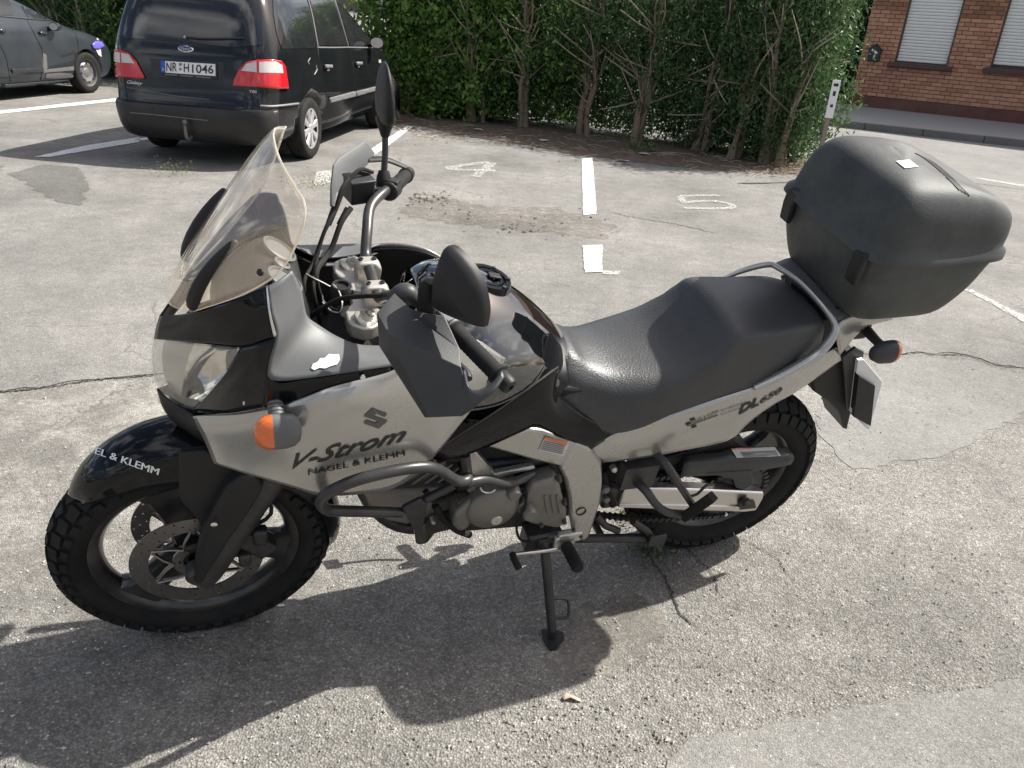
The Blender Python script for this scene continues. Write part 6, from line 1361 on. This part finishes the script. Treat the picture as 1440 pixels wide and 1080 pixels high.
lay('rubbing_strip', c2((716, 770), (900, 725), (900, 762), (718, 812)), vt, M['trim_grey'], van, off=.012, thick=.012)
for p in (((445, 545), (505, 545), (510, 570), (450, 574)), ((712, 522), (760, 520), (764, 544), (716, 548))): lay('door_handle', c2(*p), vt, M['trim_grey'], van, off=.02, thick=.02)
for p in (((472, 578), (496, 574), (492, 596), (476, 598)), ((732, 548), (752, 546), (748, 566), (736, 568))): lay('key_lock', c2(*p), vt, M['alloy'], van, off=.01)
wireline('fuel_flap', c2((335, 490), (320, 520), (330, 540)), vt, .004, M['alloy'], van); wireline('fuel_flap', c2((388, 550), (392, 590), (372, 628)), vt, .004, M['alloy'], van)
lay('side_repeater', c2((908, 505), (928, 502), (932, 528), (912, 532)), vt, M['lamp_clear'], van, off=.01)
# tail lamps: red shell, clear upper insets
for red, cl in ((((38, 306), (100, 318), (150, 340), (190, 385), (245, 492), (236, 499), (100, 488), (40, 482), (30, 400)), (((42, 330), (96, 335), (98, 398), (38, 388)), ((104, 335), (150, 348), (185, 402), (108, 398)))),
                (((955, 380), (1040, 376), (1095, 384), (1122, 420), (1142, 558), (1080, 562), (958, 550), (805, 542), (812, 500), (842, 440), (885, 395)), (((856, 448), (888, 405), (948, 390), (950, 458)), ((964, 392), (1060, 388), (1100, 412), (1106, 462), (966, 460))))):
    tlp = lay('tail_lamp', c1(*red), vt, M['lamp_red'], van, off=.012, thick=.02, cell=4)
    for q in cl: lay('lamp_inset', c1(*q), vt, M['lamp_clear'], tlp, off=.024, cell=4)
wireline('tailgate_gap', c1((112, 318), (112, 500), (125, 600), (135, 690)), vt, .004, M['print_black'], van, off=.001); wireline('tailgate_gap', c1((955, 380), (960, 560), (970, 640), (970, 740)), vt, .004, M['print_black'], van, off=.014)
wireline('tailgate_gap', c1((135, 672), (300, 692), (560, 715), (800, 735), (970, 745)), vt, .005, M['trim_grey'], van, off=.001); wireline('tailgate_crease', c1((125, 552), (300, 585), (480, 612), (650, 630)), vt, .003, M['trim_grey'], van, off=.0)
wireline('bumper_strip', c1((970, 670), (1060, 672), (1210, 655)), vt, .012, M['trim_grey'], van, off=.004, n=14)
rg = []
for z, xr, xf, hw in cr(np.array([(.235, -.86, 3.6, .80), (.27, -.915, 3.6, .855), (.36, -.955, 3.6, .885), (.48, -.972, 3.6, .90), (.555, -.968, 3.6, .902), (.575, -.94, 3.6, .895)]), 16):
    xc, a_ = (xr+xf)/2, (xf-xr)/2; rg.append([V(xc+a_*se(t, 8.0)[0], hw*se(t, 8.0)[1], z) for t in np.linspace(math.pi*.735, math.pi*1.265, 70)])
bk = MB().loft(rg, closed=False, cap0=False, cap1=False); bpm = mesh_obj('rear_bumper', bk.v, bk.f, M['bumper'], van, solid=.012, soff=0, autosm=40)
vt2 = world_tree(bpm)
wireline('bumper_edge', c1((150, 712), (300, 725), (480, 745), (640, 762)), vt2, .005, M['trim_grey'], van, off=.004)
lay('tailgate_grip', c1((478, 645), (575, 650), (575, 668), (478, 664)), vt, M['print_black'], van, off=.004)
lay('plate_recess', c1((275, 372), (740, 395), (745, 430), (720, 515), (300, 490)), vt, M['bumper'], van, off=.003, cell=8)
pf = lay('licence_plate', c1((345, 380), (700, 402), (704, 502), (350, 474)), vt, M['print_black'], van, off=.010, thick=.006); pf['label'] = 'black frame holding the white number plate'
lay('plate_face', c1((376, 387), (692, 407), (694, 482), (378, 460)), vt, M['white'], pf, off=.016); lay('plate_band', c1((347, 384), (376, 386), (378, 460), (349, 458)), vt, M['eu_blue'], pf, off=.016)
pt1 = lambda x, y: (215+x/14.4, 55+y/14.4)
for s_, x0, x1, yb0, yb1, h in (('NR', 292, 505, 655, 660, 180), ('H', 645, 750, 668, 672, 172), ('1046', 812, 1245, 688, 706, 175)):
    lay_text(s_, pt1(x0, yb0), pt1(x1, yb1), pt1(x0, yb0-h), vt, M['print_black'], pf, off=.019, bold=.01)
for cx_, cy_, r_ in ((575, 515, 32), (575, 610, 26)): lay('plate_seal', [pt1(cx_+r_*math.cos(a), cy_+r_*math.sin(a)) for a in np.linspace(0, 6.28, 13)[:-1]], vt, M['trim_grey'], pf, off=.019)
lay_text('D', pt1(215, 640), pt1(250, 642), pt1(215, 590), vt, M['white'], pf, off=.02)
for s_, x0, x1, y0, y1 in (('Autohaus Neuwied', 265, 525, 720, 738), ('56564 Neuwied', 565, 835, 742, 762), ('www.autohaus.de', 885, 1190, 765, 790)):
    for q in range(1): lay('plate_print', [pt1(x0, y0-14), pt1(x1, y1-14), pt1(x1, y1+8), pt1(x0, y0+8)], vt, M['trim_grey'], pf, off=.019)
ov = lambda cx_, cy_, a_, b_: [(150+(cx_+a_*math.cos(t))/4.5, (cy_+b_*math.sin(t)+.08*a_*math.cos(t))/4.5) for t in np.linspace(0, 2*math.pi, 25)[:-1]]
bd = lay('badge', ov(504, 311, 50, 22), vt, M['chrome'], van, off=.010, thick=.006); lay('badge_face', ov(504, 311, 40, 16), vt, M['badge_blue'], bd, off=.016)
lay_text('Ford', *c1((474, 318), (536, 324), (476, 300)), vt, M['chrome'], bd, off=.019, shear=.4)
lay_text('Galaxy', *c1((130, 534), (228, 546), (134, 505)), vt, M['chrome'], van, off=.007, shear=.45); lay_text('TDI', *c1((905, 586), (948, 588), (905, 572)), vt, M['chrome'], van, off=.008, bold=.02)
wireline('wiper_arm', c1((505, 238), (600, 247), (720, 248), (868, 245)), vt, .009, M['print_black'], van, off=.02); lay('wiper_pivot', ov(505, 238, 12, 8), vt, M['alloy'], van, off=.02)
# tow ball
k = MB().tube([(-.80, 0, .33), (-.96, 0, .27), (-1.01, 0, .27), (-1.03, 0, .32), (-1.03, 0, .40)], [.018, .018, .018, .017, .014], 12, smooth=24); k.lathe([(0, -.025), (.015, -.022), (.025, 0), (.015, .022), (0, .025)], (-1.03, 0, .43), (0, 0, 1), 20); k.build('tow_bar', mat('tow_steel', (.16, .15, .14), .5, .5), van)
for s in (-1, 1):
    k = MB(); c_ = V(2.22, s*1.0, 1.13); rings = []
    for dx, sc in ((-.045, .8), (-.04, .95), (-.01, 1.0), (.05, .85), (.09, .4)): rings.append([c_+V(dx, .095*sc*math.cos(a), .075*sc*math.sin(a)) for a in np.linspace(0, 2*math.pi, 21)[:-1]])
    k.loft(rings); k.tube([c_+V(.02, -s*.08, -.03), c_+V(.06, -s*.16, -.06)], .025, 10); dm = k.build('door_mirror', M['car_black'], van)
    MB().add([c_+V(-.047, .082*math.cos(a), .062*math.sin(a)) for a in np.linspace(0, 2*math.pi, 21)[:-1]], [tuple(range(20))]).build('mirror_glass', M['lamp_clear'], dm, fix=False)
# ---- grey hatchback ------------------------------------------------
fwc = gnd(126, 131); yw = math.radians(10); e_ = V(math.sin(yw), math.cos(yw), 0); s_ = V(math.cos(yw), -math.sin(yw), 0)
ho = fwc-e_*2.6-s_*.80
hatch = empty('hatchback', (ho[0], ho[1], .004), math.pi/2-yw); bpy.context.view_layer.update()
tag(hatch, 'dented dark grey hatchback with violet tape on its broken nose', 'car')
LH = [(.18, -.62, 3.25, .70), (.24, -.74, 3.36, .80), (.34, -.80, 3.42, .85), (.50, -.82, 3.44, .868), (.66, -.80, 3.40, .872), (.78, -.78, 3.24, .868), (.88, -.76, 2.95, .858), (.96, -.74, 2.55, .845), (1.10, -.66, 2.15, .79), (1.25, -.52, 1.82, .725), (1.38, -.30, 1.45, .655), (1.45, .05, 1.1, .55), (1.475, .3, .8, .3)]
hbod = car_body('body', LH, hatch, M['car_grey'], arches=((0, .345), (2.6, .345)), e=7.0); hbod['label'] = 'scraped dark grey bodywork'
for x, y, s in ((0, -.76, -1), (0, .76, 1), (2.6, -.76, -1), (2.6, .76, 1)): car_wheel(x, y, .308, .19, hatch, s, True, steel=True)
MB().box((1.3, 0, .40), 3.4, 1.2, .32).build('underbody', M['dark_arch'], hatch)
htr = world_tree(hbod); h4 = lambda *P_: [(x/6.753, y/6.75) for x, y in P_]
lay('side_window', h4((-300, -60), (60, -60), (110, 60), (130, 145), (-300, 150)), htr, M['car_glass'], hatch, off=.005); lay('side_window', h4((170, -60), (400, -60), (470, 60), (540, 195), (270, 175), (200, 60)), htr, M['car_glass'], hatch, off=.005)
lay('quarter_window', h4((440, 0), (500, 60), (590, 130), (560, 200)), htr, M['car_glass'], hatch, off=.005)
wireline('belt_trim', h4((-200, 150), (0, 155), (270, 180), (540, 200)), htr, .008, M['print_black'], hatch, off=.005)
for p in (((250, 180), (330, 330), (400, 480), (405, 640), (385, 760)), ((700, 250), (740, 420), (745, 560), (720, 720)), ((0, 420), (60, 560), (100, 780))): wireline('door_gap', h4(*p), htr, .005, M['print_black'], hatch, off=.001)
lay('rubbing_strip', h4((105, 655), (405, 640), (405, 680), (110, 690)), htr, M['car_grey'], hatch, off=.012, thick=.014); lay('rubbing_strip', h4((415, 660), (720, 625), (720, 665), (420, 690)), htr, M['steel_wheel'], hatch, off=.004)
lay('sill_strip', h4((20, 800), (740, 745), (740, 780), (20, 835)), htr, M['car_grey'], hatch, off=.01, thick=.02)
lay('door_handle', h4((365, 300), (440, 305), (445, 330), (370, 325)), htr, M['car_grey'], hatch, off=.02, thick=.02); lay('door_handle', h4((-20, 275), (40, 280), (40, 310), (-20, 300)), htr, M['car_grey'], hatch, off=.02, thick=.02)
lay('scrape', h4((575, 530), (690, 498), (720, 492), (715, 505), (600, 540)), htr, M['print_black'], hatch, off=.004); lay('scrape', h4((405, 500), (440, 520), (450, 640), (420, 700), (400, 640)), htr, M['steel_wheel'], hatch, off=.003)
lay('scrape', h4((440, 700), (560, 690), (700, 700), (690, 735), (520, 745), (430, 740)), htr, M['steel_wheel'], hatch, off=.003)
lay('tape', h4((865, 420), (900, 390), (960, 400), (985, 440), (930, 470), (880, 465)), htr, M['tape'], hatch, off=.015, thick=.01); lay('broken_headlamp', h4((850, 300), (900, 315), (950, 370), (960, 395), (910, 380)), htr, M['lamp_clear'], hatch, off=.01, thick=.01); lay('broken_edge', h4((905, 470), (950, 460), (960, 540), (930, 520)), htr, M['lamp_clear'], hatch, off=.01)
for s in (-1, 1):
    k = MB(); c_ = V(1.92, s*.93, .99); rings = []
    for dx, sc in ((-.04, .8), (-.035, .95), (0, 1.0), (.05, .8), (.08, .4)): rings.append([c_+V(dx, .085*sc*math.cos(a), .062*sc*math.sin(a)) for a in np.linspace(0, 2*math.pi, 21)[:-1]])
    k.loft(rings); k.tube([c_+V(.02, -s*.07, -.03), c_+V(.05, -s*.13, -.05)], .02, 10); dm = k.build('door_mirror', M['car_grey'], hatch)
    MB().add([c_+V(-.042, .072*math.cos(a), .05*math.sin(a)) for a in np.linspace(0, 2*math.pi, 21)[:-1]], [tuple(range(20))]).build('mirror_glass', M['lamp_clear'], dm, fix=False)
